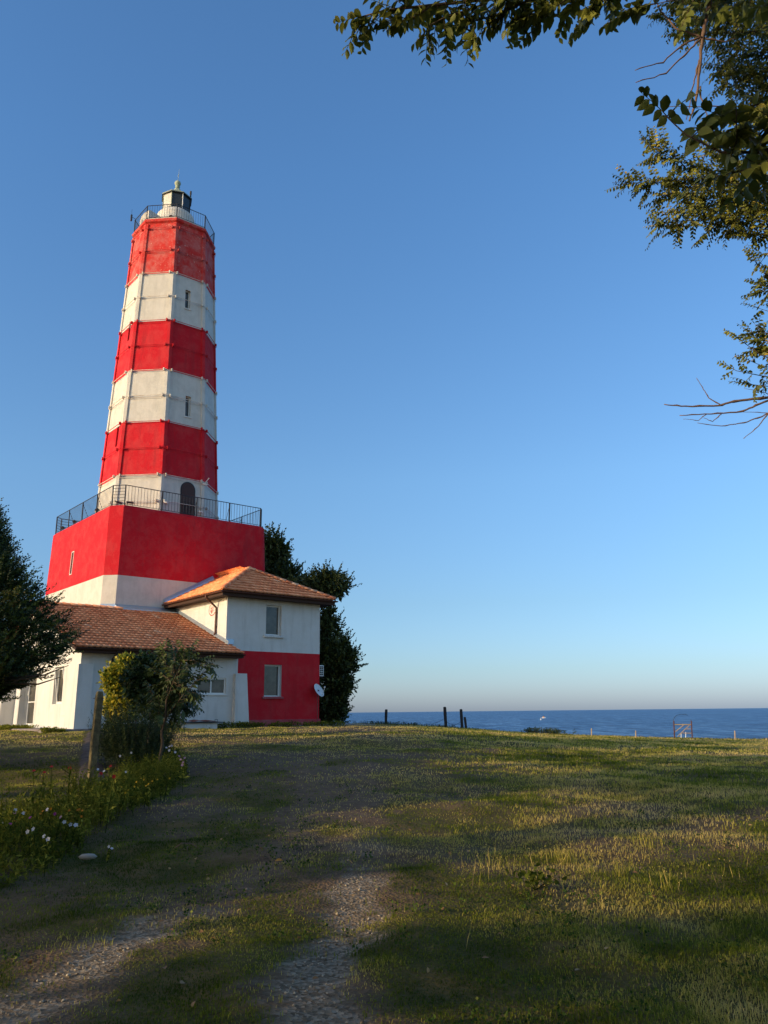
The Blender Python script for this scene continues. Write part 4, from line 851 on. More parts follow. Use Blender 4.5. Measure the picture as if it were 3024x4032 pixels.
# feathery bush
b2 = gpt(520, 3020); FB = thing('feathery_bush', 'dark feathery bush low below the yellow shrub beside the concrete path', 'shrub', tuple(b2))
lv = Leaves(); n = 520; th = rng.random(n) * 6.28; r_ = rng.random(n) ** .6 * .72; P = np.stack([r_ * np.cos(th), r_ * np.sin(th), rng.random(n) * 1.05 * (1.1 - r_ / 1.2)], 1)
sprays(lv, P, np.stack([np.cos(th) * .6, np.sin(th) * .6, np.full(n, .9)], 1), rng.uniform(.35, .75, n), 34, .10, .018, tint=.5, spread=.85); lv.build('foliage', DEEP, FB)
mb = MB(); mb.tube([(0, 0, -.1), (.03, 0, .5), (0, .05, 1.1)], [.03, .025, .01], 6); mb.build('stem', BARK, FB)
def leafy_twig(lv, mb, p0, p1, nl, ll, aspect=.5, droop=.1, hang=.5, tint=.4, tv=.2, r=.006, shape='o', mb_n=4):
    """alternate leaves left and right of a curved shoot"""
    p0 = np.array(p0, float); p1 = np.array(p1, float); Ln = np.linalg.norm(p1 - p0); t = np.linspace(.12, 1, nl); d = (p1 - p0) / Ln
    pos = p0 + (p1 - p0) * t[:, None] + np.array([0, 0, 1.]) * (np.sin(t * math.pi) * droop * Ln)[:, None]
    side = np.cross(d, [0, 0, 1.]); side /= np.linalg.norm(side) + 1e-9
    rv = rdir(1)[0] * .35; side = side + rv; side -= d * (side @ d); side /= np.linalg.norm(side)
    sg = np.where(np.arange(nl) % 2, 1, -1)[:, None]
    D = d * .55 + side * sg + np.array([0, 0, -hang]) + rng.normal(size=(nl, 3)) * .2
    Nn = np.cross(d, side) ; Nn = Nn * (1 if Nn[2] > 0 else -1) + (rdir(1)[0] * np.array([1.2, 1.2, .2]) if shape == 'o' else 0) + rng.normal(size=(nl, 3)) * .3
    L_ = ll * (1 - .45 * t ** 3) * rng.uniform(.8, 1.15, nl); tt = np.clip(tint + rng.normal() * tv + rng.normal(size=nl) * tv * .5, 0, 1)
    (lv.ovates if shape == 'o' else lv.diamonds)(pos, D, Nn, L_, L_ * aspect, tt)
    if mb is not None:
        k = [p0] + [p0 + (p1 - p0) * a + np.array([0, 0, math.sin(a * math.pi) * droop * Ln]) for a in (.35, .7, 1)]; mb.tube(k, [r, r * .8, r * .6, r * .3], mb_n)
# sapling with long leaves
b3 = gpt(618, 3045); d_ = b3[1]; SP = thing('sapling', 'young tree with a thin crooked trunk and long dark leaves before the small window', 'tree', tuple(b3))
lv = Leaves(); mb = MB(); tk = [b3 - [0, 0, .2], px(628, 2990, d_), px(640, 2930, d_), px(636, 2880, d_), px(652, 2830, d_), px(655, 2760, d_ - .1), px(668, 2680, d_), px(690, 2600, d_)]
mb.tube([p - b3 for p in tk], [.038, .034, .034, .03, .03, .024, .016, .008], 8)
ends = [(745, 2560), (830, 2622), (800, 2650), (770, 2690), (735, 2650), (755, 2775), (735, 2790), (700, 2560), (720, 2600), (640, 2580), (600, 2640), (590, 2720), (620, 2800), (690, 2830), (720, 2830), (700, 2750), (640, 2700), (580, 2780), (660, 2840), (760, 2740), (790, 2600), (690, 2680)]
for (x_, y_) in ends:
    s_ = tk[random.choice((4, 5, 6, 6, 7))]; e_ = px(x_, y_, d_ + rng.uniform(-.8, .8)); mb.tube([s_ - b3, (s_ * .5 + e_ * .5) - b3 + [0, 0, .06], e_ - b3], [.013, .009, .004], 5)
    for k in range(9):
        a = s_ + (e_ - s_) * (.25 + .085 * k); leafy_twig(lv, mb, a - b3, a - b3 + unit((e_ - s_) + rdir(1)[0] * np.linalg.norm(e_ - s_) * .9) * rng.uniform(.3, .5), 11, .15, .42, .08, .7, .5, .25, .004, 'd')
    leafy_twig(lv, mb, e_ - b3 - unit(e_ - s_) * .15, e_ - b3 + unit(e_ - s_) * .3, 11, .13, .36, .1, .5, .5, .2, .004, 'd')
lv.build('crown', DEEP, SP); mb.build('trunk', BARK, SP, smooth=True)

# ------------------------------------------------------------------ elms overhead
def elm(name, label, base, trunk, limbs, leafsize, tw_len, tw_n, per_m, extra_bare=(), tint=.5, tv=.22):
    """limbs: list of (polyline of world points, twigs per metre, twig radius spread)"""
    base = np.array(base, float); o = thing(name, label, 'tree', tuple(base)); lv = Leaves(); mb = MB()
    mb.tube([np.array(p) - base for p, _ in trunk], [r for _, r in trunk], 12)
    for (pl, dens, r0) in limbs:
        pl = [np.array(p, float) for p in pl]; n_ = len(pl); mb.tube([p - base for p in pl], [r0 * (1 - .8 * i / (n_ - 1)) for i in range(n_)], 6)
        seg = [np.linalg.norm(pl[i + 1] - pl[i]) for i in range(n_ - 1)]; tot = sum(seg); k = int(tot * dens)
        for q in range(k):
            u_ = (q + rng.random()) / max(1, k) * tot; i = 0
            while i < n_ - 2 and u_ > seg[i]: u_ -= seg[i]; i += 1
            a = pl[i] + (pl[i + 1] - pl[i]) * min(1, u_ / seg[i]); d = unit(pl[i + 1] - pl[i])
            dr = unit(d * .7 + rdir(1)[0] * .95 + np.array([0, 0, -.12])); ln_ = tw_len * rng.uniform(.55, 1.2)
            leafy_twig(lv, mb, a - base, a - base + dr * ln_, max(5, int(tw_n * ln_ / tw_len)), leafsize, .56, rng.uniform(-.05, .12), .7, tint, tv, .0035)
        leafy_twig(lv, mb, pl[-1] - base - unit(pl[-1] - pl[-2]) * .05, pl[-1] - base + unit(pl[-1] - pl[-2]) * tw_len * .6, tw_n, leafsize, .56, .05, .35, tint, tv, .0035)
    lv.build('crown', ELM, o); mb.build('trunk', BARK, o, smooth=True)
    if extra_bare:
        for (pl, r0) in extra_bare:
            pass
        mb = MB()
        for (pl, r0) in extra_bare:
            pl = [np.array(p, float) for p in pl]; n_ = len(pl); fine = []
            for i in range(n_ - 1):
                for q in range(5): fine.append(pl[i] + (pl[i + 1] - pl[i]) * q / 5 + rdir(1)[0] * .004)
            fine.append(pl[-1]); mb.tube([p - base for p in fine], [r0 * (1 - .7 * i / len(fine)) * (1.35 if i % 4 == 2 else 1) for i in range(len(fine))], 5)
        mb.build('bare_branch', TWIG, o, smooth=True)
    return o
D1 = 4.3; D2 = 3.1; D3 = 8.4
nb_ = np.array([4.4, 1.2, -.98])
crown_pt = np.array([2.6, 3.2, 4.6])
near_limbs = [
    ([crown_pt, px(2480, -120, D1), px(2150, -30, D1), px(1800, 10, D1), px(1520, 40, D1), px(1410, 70, D1)], 22, .022),
    ([px(2150, -30, D1), px(1950, 60, D1), px(1860, 85, D1), px(1865, 120, D1)], 20, .009),
    ([px(1900, 20, D1), px(1750, 70, D1), px(1690, 100, D1), px(1690, 125, D1)], 18, .008),
    ([px(1700, 20, D1), px(1620, 80, D1), px(1570, 85, D1)], 18, .008),
    ([px(2300, -60, D1), px(2200, 20, D1), px(2080, 60, D1)], 30, .010), ([px(2450, -100, D1), px(2400, -20, D1), px(2330, 50, D1)], 30, .010),
    ([px(2050, -20, D1), px(2000, 30, D1), px(1980, 60, D1)], 26, .01),
    ([crown_pt, np.array([2.7, 3.6, 3.3]), px(3250, 480, D2 + .3), px(3000, 600, D2), px(2840, 600, D2), px(2700, 530, D2), px(2620, 455, D2)], 11, .013),
    ([px(3180, 520, D2), px(2960, 500, D2), px(2870, 470, D2)], 22, .008), ([px(3180, 560, D2), px(2980, 660, D2), px(2880, 680, D2)], 22, .008),
    ([px(3150, 380, D2), px(3020, 400, D2), px(2960, 420, D2)], 20, .008), ([px(3150, 0, D2 + .5), px(2980, -20, D2 + .5), px(2700, -10, D2 + .5), px(2560, 20, D2 + .5)], 12, .009),
]
dead = [([px(2830, -160, 3.6), px(2795, 0, 3.6), px(2770, 130, 3.6), px(2762, 200, 3.6), px(2748, 330, 3.6), px(2735, 420, 3.6), px(2715, 475, 3.6)], .013),
        ([px(2765, 140, 3.6), px(2700, 170, 3.6), px(2610, 245, 3.6), px(2500, 277, 3.6)], .006), ([px(2762, 150, 3.6), px(2710, 200, 3.6), px(2620, 290, 3.6), px(2503, 325, 3.6)], .006),
        ([px(2755, 235, 3.6), px(2730, 330, 3.6), px(2702, 470, 3.6)], .005), ([px(2755, 340, 3.6), px(2765, 410, 3.6), px(2792, 470, 3.6)], .005), ([px(2765, 150, 3.6), px(2660, 110, 3.6), px(2600, 40, 3.6), px(2560, -30, 3.6)], .006), ([px(2770, 150, 3.6), px(2850, 165, 3.6), px(2900, 150, 3.6)], .005), ([px(2950, 415, 3.6), px(2850, 420, 3.6), px(2608, 422, 3.6)], .004),
        ([px(2560, 20, 3.9), px(2504, 70, 3.9)], .005)]
elm('elm_tree', 'near elm with large leaves hanging from the top edge of the photo', nb_, [(nb_ - [0, 0, .3], .26), (nb_ + [0, .1, 1.5], .21), (nb_ + [-.35, .5, 3.2], .17), (nb_ + [-1.0, 1.2, 4.7], .13), (crown_pt, .09)], near_limbs, .092, .26, 11, 0, dead, .42, .17)
fb_ = np.array([7.6, 10.2, float(gz(7.6, 10.2)) - .02]); ft = np.array([6.4, 9.6, 5.2])
def fl_(*pts, dens=60, r=.008): return ([px(x, y, D3 + (dz if len(p_) > 2 else 0)) for p_ in pts for x, y, dz in [(p_ + (0,))[:3]]], dens, r)
far_limbs = [
    ([fb_ + [-.1, 0, 2.5], ft, px(3150, 500, D3)], 2, .09), ([ft, px(3100, 760, D3)], 4, .05), ([fb_ + [-.1, 0, 2.2], px(3200, 1500, D3 + .3), px(3080, 1480, D3)], 2, .05),
    fl_((3150, 150), (2900, 100), (2720, 60), (2600, 60)), fl_((3150, 260, .3), (2980, 250, .3), (2860, 240, .3), (2820, 290, .3)), fl_((3150, 90, .3), (2950, 60, .3), (2760, 40, .3)), fl_((3120, 20), (2900, -20), (2700, -10)), fl_((3150, 640, .4), (3000, 640, .4), (2880, 660, .4)), fl_((3100, 760, .5), (2900, 820, .5), (2760, 830, .5), (2680, 830, .5)), fl_((3150, 360), (3020, 340), (2960, 300)), fl_((3150, 450, .4), (3040, 430, .4), (2980, 470, .4)),  fl_((3100, 60, .5), (2850, 20, .5), (2640, 20, .5)), fl_((3150, 220), (2950, 200), (2820, 190)), fl_((3150, 330), (2960, 300), (2880, 280), (2860, 330)), fl_((3100, 400, .4), (2960, 380, .4), (2900, 350, .4)), fl_((3050, 120, -.5), (2880, 130, -.5), (2700, 120, -.5)),
    fl_((3150, 500), (2990, 480), (2900, 530)), fl_((3150, 820), (2900, 720), (2700, 640), (2600, 620), (2550, 560)), fl_((2900, 720), (2720, 700), (2600, 720), (2470, 720)), fl_((2700, 660), (2640, 600), (2620, 570), dens=10), fl_((2760, 660), (2790, 560), (2785, 500), dens=10),
    fl_((3100, 840), (2900, 800), (2720, 780), (2600, 770)), fl_((3120, 800, .5), (2900, 750, .5), (2760, 740, .5)), fl_((3100, 880), (2850, 860), (2680, 870), (2590, 885)), fl_((2850, 860), (2800, 900), (2760, 940), dens=12), fl_((3100, 930), (2950, 920), (2850, 890)), fl_((3050, 700, -.6), (2860, 640, -.6), (2800, 600, -.6)), fl_((3100, 620), (2950, 600), (2880, 580)),
    fl_((3150, 960), (3020, 1000), (2990, 1040), dens=12), fl_((3150, 1120), (3020, 1090), (2965, 1020), dens=12), fl_((3150, 1180), (3040, 1140), (2990, 1120)), fl_((3150, 1280), (3040, 1230), (2975, 1210), dens=11), fl_((3150, 1060), (3060, 1050), (3020, 1080)),
    fl_((3150, 1440), (3000, 1400), (2930, 1350), (2900, 1330), dens=12), fl_((3150, 1400), (3010, 1370), (2960, 1310)), fl_((3150, 1500), (3000, 1480), (2900, 1460), (2880, 1450), dens=13), fl_((3150, 1530), (3010, 1520), (2930, 1510), dens=12), fl_((3100, 1460, .3), (3000, 1440, .3), (2950, 1420, .3), dens=12), fl_((3100, 1350, .3), (3040, 1330, .3)),
]
bare_ = [([px(3150, 1540, D3), px(3020, 1565, D3), px(2890, 1580, D3), px(2835, 1597, D3), px(2700, 1600, D3), px(2615, 1592, D3)], .018), ([px(2840, 1597, D3), px(2790, 1565, D3), px(2765, 1525, D3), px(2742, 1488, D3)], .007), ([px(3100, 1550, D3), px(2990, 1590, D3), px(2925, 1620, D3), px(2800, 1630, D3), px(2676, 1636, D3)], .014),
         ([px(3080, 1600, D3), px(3000, 1640, D3), px(2930, 1665, D3), px(2840, 1678, D3), px(2745, 1665, D3)], .009), ([px(3040, 1610, D3), px(2985, 1680, D3), px(2928, 1727, D3)], .008), ([px(2780, 1632, D3), px(2750, 1655, D3), px(2690, 1650, D3)], .005), ([px(2840, 1630, D3), px(2805, 1660, D3), px(2770, 1645, D3)], .006),
         ([px(3100, 1625, D3), px(3000, 1625, D3), px(2920, 1622, D3)], .006), ([px(3050, 1330, D3), px(3000, 1300, D3), px(2970, 1275, D3)], .005), ([px(3050, 1360, D3), px(2990, 1330, D3), px(2980, 1290, D3)], .005), ([px(3050, 1560, D3), px(2990, 1540, D3), px(2930, 1530, D3)], .005)]
FE = elm('elm_tree', 'far elm with small leaves and bare twigs along the right edge of the photo', fb_, [(fb_ - [0, 0, .3], .30), (fb_ + [-.05, 0, 1.5], .24), (fb_ + [-.1, 0, 2.5], .22), (fb_ + [-.5, -.2, 4.3], .17), (ft + [0, 0, .5], .1), (ft + [.2, .2, 2.8], .05)],
    far_limbs, .062, .28, 13, 0, bare_, .5, .18)
lv = Leaves(); fc_ = np.concatenate([ell_pts((8.0, 10.0, 6.6), (2.3, 2.0, 1.9), 260), ell_pts((8.6, 10.6, 4.4), (1.9, 1.8, 1.2), 120)]); clumps(lv, fc_ - fb_, .35, 34, .075, .45); lv.build('crown', ELM, FE)
mb = MB(); [mb.tube([ft - fb_ + [0, 0, -.3], (ft + c) / 2 - fb_, c - fb_], [.06, .035, .008], 5) for c in fc_[::14]]; mb.build('limb', BARK, FE, smooth=True)

# ------------------------------------------------------------------ trees to the left of and behind the camera: they shade the lawn
SH = [  # along-shadow coordinate p, across q, trunk height to crown, crown radius across, crown half height, leaves
]
fi = R(SUN_AZ - 180); UU = np.array([math.sin(fi), math.cos(fi), 0]); QQ = np.array([math.cos(fi), -math.sin(fi), 0])
def shade_tree(label, trunks, ells, size=.24):
    """ells: (across, height, radius across, radius up, shift along) in the plane the sun crosses"""
    tq, tp_ = trunks; b = UU * tp_ + QQ * tq; b[2] = float(gz(b[0], b[1], False)) - .03; o = thing('poplar_tree', label, 'tree', tuple(b), group='trees that shade the lawn')
    lv = Leaves(); mb = MB(); topz = max(e[1] for e in ells)
    cen = []
    for (q_, h_, rq, rh, dp) in ells:
        c = UU * (-16 + dp) + QQ * q_; c[2] = h_ - math.tan(R(SUN_EL)) * dp; cen.append(c); k = int(3.14 * rq * rh * 420); d = rdir(k) * (rng.random((k, 1)) ** .42)
        P = c + QQ * (d[:, :1] * rq) + UU * (d[:, 1:2] * min(1.6, rq)) + np.array([0, 0, 1.]) * d[:, 2:3] * rh
        lv.diamonds(P - b, rdir(k), rdir(k), size * rng.uniform(.6, 1.2, k), size * .6, np.clip(rng.normal(.4, .25, k), 0, 1))
    lv.build('crown', BROAD, o)
    c0 = min(cen, key=lambda c: abs((c - b) @ QQ)) - b; tk = [np.array([0, 0, -.3]), c0 * [.3, .3, .5], c0 * [.7, .7, .85], c0]; mb.tube(tk, [.24, .19, .14, .08], 8)
    for c in cen:
        e = c - b
        if np.linalg.norm(e - c0) > .2: mb.tube([tk[2], (tk[2] + e) / 2 + [0, 0, -.1], e], [.10, .07, .02], 6)
    mb.build('trunk', BARK, o, smooth=True)
shade_tree('leaning broad tree far left of the lawn, its crown reaching highest', (-21.5, -16), [(-20, 5.2, 2.3, 1.2, 0), (-22.3, 6.6, 2.0, 1.3, .5), (-24.8, 8.3, 1.9, 1.2, 0), (-27.4, 9.7, 1.8, 1.1, -.5), (-30.2, 11.1, 1.9, 1.0, 0)])
shade_tree('low wide tree beyond the lawn at the far left', (-29, -14), [(-22.8, 4.2, 2.4, 1.0, 0), (-26.5, 3.8, 2.4, .9, 1), (-30, 3.3, 2.8, .8, 0), (-33.6, 2.7, 2.4, .7, 1)])
shade_tree('round headed tree left of the lawn with a gap low under its crown', (-15.5, -17), [(-17.6, 4.9, 2.3, .75, 0), (-14.4, 4.9, 1.9, .75, 1), (-12.4, 4.3, 1.1, .6, 0), (-10.9, 3.5, .9, .75, 0), (-9.5, 3.45, .8, .6, 0), (-12.6, 4.75, .85, .5, 0), (-13.3, 5.4, .9, .45, 0)])
shade_tree('tall tree behind the round headed one', (-14.5, -20), [(-16.7, 8.3, 1.6, 1.1, -3), (-13.3, 7.0, 2.2, .9, -2), (-11.2, 6.5, 1.9, .9, -2), (-12.8, 5.95, 1.5, .4, -2), (-14, 9.1, 2.5, 1.3, -3), (-19.3, 10.4, 2.0, 1.2, -3), (-22.5, 12.0, 2.0, 1.0, -3)])
shade_tree('slender tree at the near left of the lawn', (-8.3, -15), [(-8.3, 3.5, .85, 1.0, 0), (-8.5, 4.6, .75, .6, 0), (-9.5, 5.85, 1.2, .65, -1), (-8.3, 2.2, .9, .8, 0), (-7.25, 3.0, .85, .38, 0)])
shade_tree('small bushy tree behind the photographer', (-3.2, -14), [(-5.3, 3.26, .5, .15, 0), (-4.5, 3.15, .6, .25, 0), (-5.5, 3.5, .55, .20, 0), (-5.1, 3.75, .5, .22, 0), (-4.8, 4.05, .5, .22, 0), (-4.5, 4.35, .5, .2, 0), (-3.0, 3.7, .75, 1.5, 0), (-.5, 3.4, 2.4, 2.0, 1), (-3.4, 4.8, 1.2, .5, 0)])
def canopy(c, r, n, o, b):
    lv = Leaves(); d = rdir(n) * (rng.random((n, 1)) ** .4); lv.diamonds(np.array(c) + d * r - b, rdir(n), rdir(n), .26 * rng.uniform(.6, 1.2, n), .17, np.clip(rng.normal(.4, .25, n), 0, 1)); return lv.build('crown', ELM, o)
def sky_block_tree(label, xy, h0, r, z, n):  # unseen tree added to keep sky light off the near lawn
    b = np.array([xy[0], xy[1], float(gz(xy[0], xy[1], False)) - .03]); o = thing('elm_tree', label, 'tree', tuple(b), group='trees that shade the lawn'); canopy((xy[0], xy[1], z), r, n, o, b)
    mb = MB(); mb.tube([(0, 0, -.3), (.05, .1, 2), (-.1, 0, h0), (0, .1, z - b[2])], [.34, .28, .22, .1], 10)
    for k in range(9): a = k * .7; mb.tube([(0, 0, h0 - .3), (r[0] * .4 * math.cos(a), r[1] * .4 * math.sin(a), h0 + 1.2), (r[0] * .8 * math.cos(a), r[1] * .8 * math.sin(a), z - b[2])], [.12, .07, .02], 6)
    mb.build('trunk', BARK, o, smooth=True)
sky_block_tree('unseen spreading elm added to block sky, crown roofing over the camera', (.6, -3.2), 5.2, np.array([6.0, 5.6, 1.6]), 8.2, 15000)
sky_block_tree('unseen great elm added right of the camera, crown blocking sky above the near lawn', (9.5, -1.5), 5.5, np.array([5.0, 5.0, 2.0]), 8.5, 11000)
sky_block_tree('unseen very tall elm added left of the camera, high flat crown blocking sky', (-7.5, -2.5), 10.5, np.array([8.0, 7.5, 2.2]), 14.2, 16000)
sky_block_tree('unseen very tall elm added right of the camera, high flat crown blocking sky', (6.5, -1.0), 10.5, np.array([7.5, 7.0, 2.2]), 14.5, 14000)
for k, (q_, h_) in enumerate(((-2, 17), (-9, 17), (-16, 18), (-23, 19))):  # high crowns added out of view to hold back the western sky
    c = UU * -21 + QQ * q_; sky_block_tree(('unseen tall elm added to block sky southwest of the lawn, behind the camera', 'unseen tall elm added to block sky west of the near lawn', 'unseen tall elm added to block sky west of the middle lawn', 'unseen tallest elm added to block sky west of the far lawn')[k], (c[0], c[1]), 12.5, np.array([4.2, 4.2, 3.2]), h_, 8000)
for k, (x_, y_) in enumerate(((-8.5, -9.5), (-2.5, -8.5), (4, -8.5), (10.5, -8), (16.5, -5))):  # dense low row added out of view to screen the southern sky
    sky_block_tree(('unseen dense tree added to block sky behind the camera, leftmost of its row', 'second from the left of the unseen sky-blocking trees added behind the camera', 'middle tree of the unseen sky-blocking row added behind the camera', 'fourth from the left of the unseen sky-blocking trees added behind the camera', 'unseen dense tree added to block sky right of the camera, last of its row')[k], (x_, y_), 1.2, np.array([4.2, 2.6, 3.2]), 3.0, 7000)
shade_tree('bushy tree behind the photographer, right of the small one', (2.5, -12), [(3, 3.4, 2.6, 2.2, 0), (6, 3.6, 2.5, 2.4, 0)])


# ------------------------------------------------------------------ concrete post, path, small plants
pb = gpt(352, 3128); PO = thing('concrete_post', 'tall lichen covered square concrete post standing among the flowers', 'post', tuple(pb))
tp = px(393, 2722, pb[1] - .02) - pb; mb = MB(); w = .075; a0 = R(38); V = []
for (zf, ww, jx) in ((-.03, 1.0, 0), (.25, 1.02, .004), (.5, .98, -.004), (.75, 1.0, .003), (.96, .96, 0), (1.0, .72, 0)):
    c = tp * zf; 
    for k in range(4): a_ = a0 + math.pi / 4 + k * math.pi / 2; V.append((c[0] + jx + w * 1.15 * ww * math.cos(a_), c[1] + w * 1.15 * ww * math.sin(a_), c[2]))
F = [(i * 4 + k, i * 4 + (k + 1) % 4, i * 4 + 4 + (k + 1) % 4, i * 4 + 4 + k) for i in range(5) for k in range(4)] + [(3, 2, 1, 0), (20, 21, 22, 23)]
mb.add(V, F); mb.build('shaft', LICHEN, PO, bevel=.012)
mb = MB(); c = tp * .93; mb.tube([c + [-.11, 0, 0], c + [0, -.12, .004], c + [.11, 0, 0], c + [0, .12, 0], c + [-.11, 0, 0]], .004, 4); mb.build('wire_loop', BROWN, PO)
n = 26; V = []; F = []
for i in range(n + 1):
    t = i / n; a = gpt(335 - 52 * t ** .8, 2884 + 240 * t ** 1.3); b = gpt(428 + 5 * t, 2884 + 240 * t ** 1.3)
    for q in range(5): p = a + (b - a) * q / 4; V.append((p[0], p[1], float(gz(p[0], p[1])) + .03 - (.06 if q in (0, 4) else 0)))
F = [(i * 5 + q, i * 5 + q + 1, i * 5 + q + 6, i * 5 + q + 5) for i in range(n) for q in range(4)]
PATHM = mat('worn_path', (.13, .10, .09), .95, .05); _c = objco(PATHM); L(PATHM, ramp(PATHM, noise(PATHM, 3, 9, .7, _c), [(.35, (.07, .055, .048)), (.7, (.17, .135, .115))]), PATHM.node_tree.nodes['Principled BSDF'].inputs['Base Color']); bump(PATHM, noise(PATHM, 20, 8, .7, _c), .8, .02)
tag(npmesh('path', V, np.array(F), PATHM, smooth=True), kind='structure')
p = gpt(345, 3385); mb = MB(); mb.lathe((0, 0, 0), [(.02, .0), (.11, .02), (.14, .06), (.10, .10), (.02, .115)], 9); st_ = mb.build('stone', STONE, None, smooth=True, bevel=0); st_.location = p; st_.scale = (.75, .5, .55); tag(st_, 'lone pale stone lying in the dark grass below the flowers', 'stone')
p = gpt(1083, 3402); lv = Leaves(); lv.ovates(np.array([[0, 0, .03]]), np.array([[1, .3, .1]]), np.array([[0, -.3, 1.]]), .09, .06, np.array([1.0])); ol = lv.build('fallen_leaf', leafmat('fallen_leaf', [(0, (.7, .3, .03)), (1, (.75, .33, .04))]), None); ol.location = p; tag(ol, 'small orange fallen leaf alone on the shaded grass', 'leaf')
a, b = gpt(688, 3350), gpt(775, 3345); mb = MB(); mb.tube([(0, 0, .03), (b - a) * .3 + [0, 0, .08], (b - a) * .7 + [0, .05, .06], b - a + [0, 0, .03]], .007, 5); mb.tube([(b - a) * .55 + [0, 0, .06], (b - a) * .8 + [0, -.25, .03]], .004, 5); ot = mb.build('fallen_twig', TWIG, None); ot.location = a; tag(ot, 'thin pale forked twig lying on the dark grass left of the track', 'twig')
p = gpt(2105, 3505); ML = thing('mallow_plant', 'bright green round leaved weed on the sunlit grass', 'plant', tuple(p)); lv = Leaves(); k = 60
q_ = rng.normal(size=(k, 3)) * [.11, .10, 0]; q_[:, 2] = .04 + .12 * rng.random(k); lv.ovates(q_, rdir(k, .2), rdir(k, 1.3), .055, .058, np.clip(rng.normal(.3, .1, k), 0, 1)); lv.build('foliage', HERB, ML)
mb = MB()
for i in range(12): mb.tube([(0, 0, 0), q_[i]], .003, 4)
mb.build('stem', HERB, ML)

# flowers: every plant a thing
PET = {n_: mat(n_ + '_petal', c, .6, .3) for n_, c in {'red': (.62, .04, .03), 'white': (.62, .62, .68), 'purple': (.30, .05, .28), 'pink': (.55, .32, .42), 'yellow': (.65, .42, .02), 'orange': (.65, .26, .02)}.items()}
def on_ground_top(x, y, h):
    lo = None
    for d in np.arange(6, 34, .03):
        p = px(x, y, d)
        if p[2] - gz(p[0], p[1]) <= h: return np.array([p[0], p[1], float(gz(p[0], p[1]))]), p
    return None
def flower(kind, col, x, y, h, r, label, group):
    r = r * .62
    g = on_ground_top(x, y, h)
    if g is None: return
    p, topp = g; o = thing(kind, label, 'flower', tuple(p), group=group); tv = topp - p; lean = rdir(1)[0] * .1; lean[2] = 0
    lv = Leaves(); mb = MB(); s0 = np.array([lean[0], lean[1], 0.0]); mb.tube([s0 - [0, 0, .03], s0 * .5 + tv * .5, tv], [.005, .004, .003], 5); mb.build('stem', HERB, o)
    k = 16; t = rng.random(k); P = s0 + (tv - s0) * (.1 + .8 * t)[:, None]; D = rdir(k, .4); lv.diamonds(P, D, rdir(k, 1), h * rng.uniform(.14, .26, k), .035, np.clip(rng.normal(.5, .25, k), 0, 1)); lv.build('foliage', HERB, o)
    npet = 5 if kind == 'petunia' else 14; lv = Leaves(); a = np.arange(npet) * 2 * math.pi / npet; fac = unit(np.array([[.05, -.75, .55]]) + rdir(1) * .5)[0]; e1 = unit(np.cross(fac, [0, 0, 1.]) + 1e-6); e2 = np.cross(fac, e1)
    D = e1 * np.cos(a)[:, None] + e2 * np.sin(a)[:, None] + fac * .35; lv.diamonds(np.repeat(tv[None], npet, 0), D, np.repeat(fac[None], npet, 0), r, r * (1.1 if npet == 5 else .55), np.full(npet, .5))
    if npet > 5: lv.diamonds(np.repeat(tv[None], npet, 0) + fac * .005, D + fac * .7, np.repeat(fac[None], npet, 0), r * .7, r * .4, np.full(npet, .5))
    lv.build('blossom', PET[col], o)
zin = [(133, 3037, 'red', 'leftmost red zinnia standing above the sunlit flower bed'), (175, 3043, 'red', 'dark red zinnia second from the left above the bed'), (203, 3020, 'red', 'tallest bright red zinnia above the left flower bed'), (275, 3025, 'red', 'red zinnia bud just left of the concrete post'),
       (437, 3018, 'red', 'red zinnia highest to the right of the concrete post'), (397, 3047, 'red', 'shaded red zinnia close beside the concrete post'), (448, 3058, 'red', 'pinkish red zinnia lowest to the right of the post')]
for x, y, c, lb in zin: flower('zinnia', c, x, y, .72, .05, lb, 'red zinnias in the flower bed')
for x, y in [(60, 3190), (187, 3188), (92, 3203), (10, 3240), (110, 3275), (132, 3265), (253, 3237), (175, 3293), (190, 3305)]: flower('petunia', 'white', x, y, .34, .045, 'white petunia in the sunny left part of the flower bed', 'white petunias in the sunny left bed')
flower('petunia', 'white', 298, 3250, .3, .055, 'large white petunia at the dark right end of the left bed', None); flower('petunia', 'white', 278, 3247, .3, .045, 'smaller white petunia beside the large one at the bed end', None)
for x, y in [(430, 3334), (440, 3342)]: flower('petunia', 'white', x, y, .15, .035, 'small white flower low in the dark grass right of the stone', 'small white flowers low in the dark grass')
for x, y in [(497, 3040), (410, 3037), (517, 2964), (473, 2977), (385, 3030)]: flower('petunia', 'white', x, y, .42, .045, 'pale flower among dark leaves between the post and the sapling', 'pale flowers between post and sapling')
for x, y in [(217, 3204), (120, 3220), (40, 3246)]: flower('petunia', 'purple', x, y, .34, .042, 'purple petunia in the sunny left flower bed', 'purple petunias')
for x, y in [(240, 3218), (58, 3200)]: flower('petunia', 'pink', x, y, .34, .04, 'pink petunia in the sunny left flower bed', 'pink petunias')
for x, y in [(305, 3190), (325, 3192), (312, 3187), (272, 3192), (200, 3185), (160, 3205), (320, 3216), (60, 3235), (170, 3195)]: flower('marigold', 'orange', x, y, .36, .03, 'orange marigold in the flower bed left of the post', 'orange marigolds left of the post')
for x, y in [(478, 3100), (505, 3112), (537, 3080), (567, 3070), (575, 3095), (600, 3076), (668, 3065), (530, 3098), (495, 3122), (585, 3088), (555, 3066), (620, 3070)]: flower('marigold', 'yellow', x, y, .36, .03, 'yellow marigold in the shaded bed right of the post', 'yellow marigolds right of the post')
for x, y in [(655, 2945), (668, 2940), (676, 2937), (690, 2962), (666, 2955)]: flower('cosmos', 'white', x, y, .5, .05, 'white cosmos flower just right of the sapling trunk', 'white flowers right of the sapling')
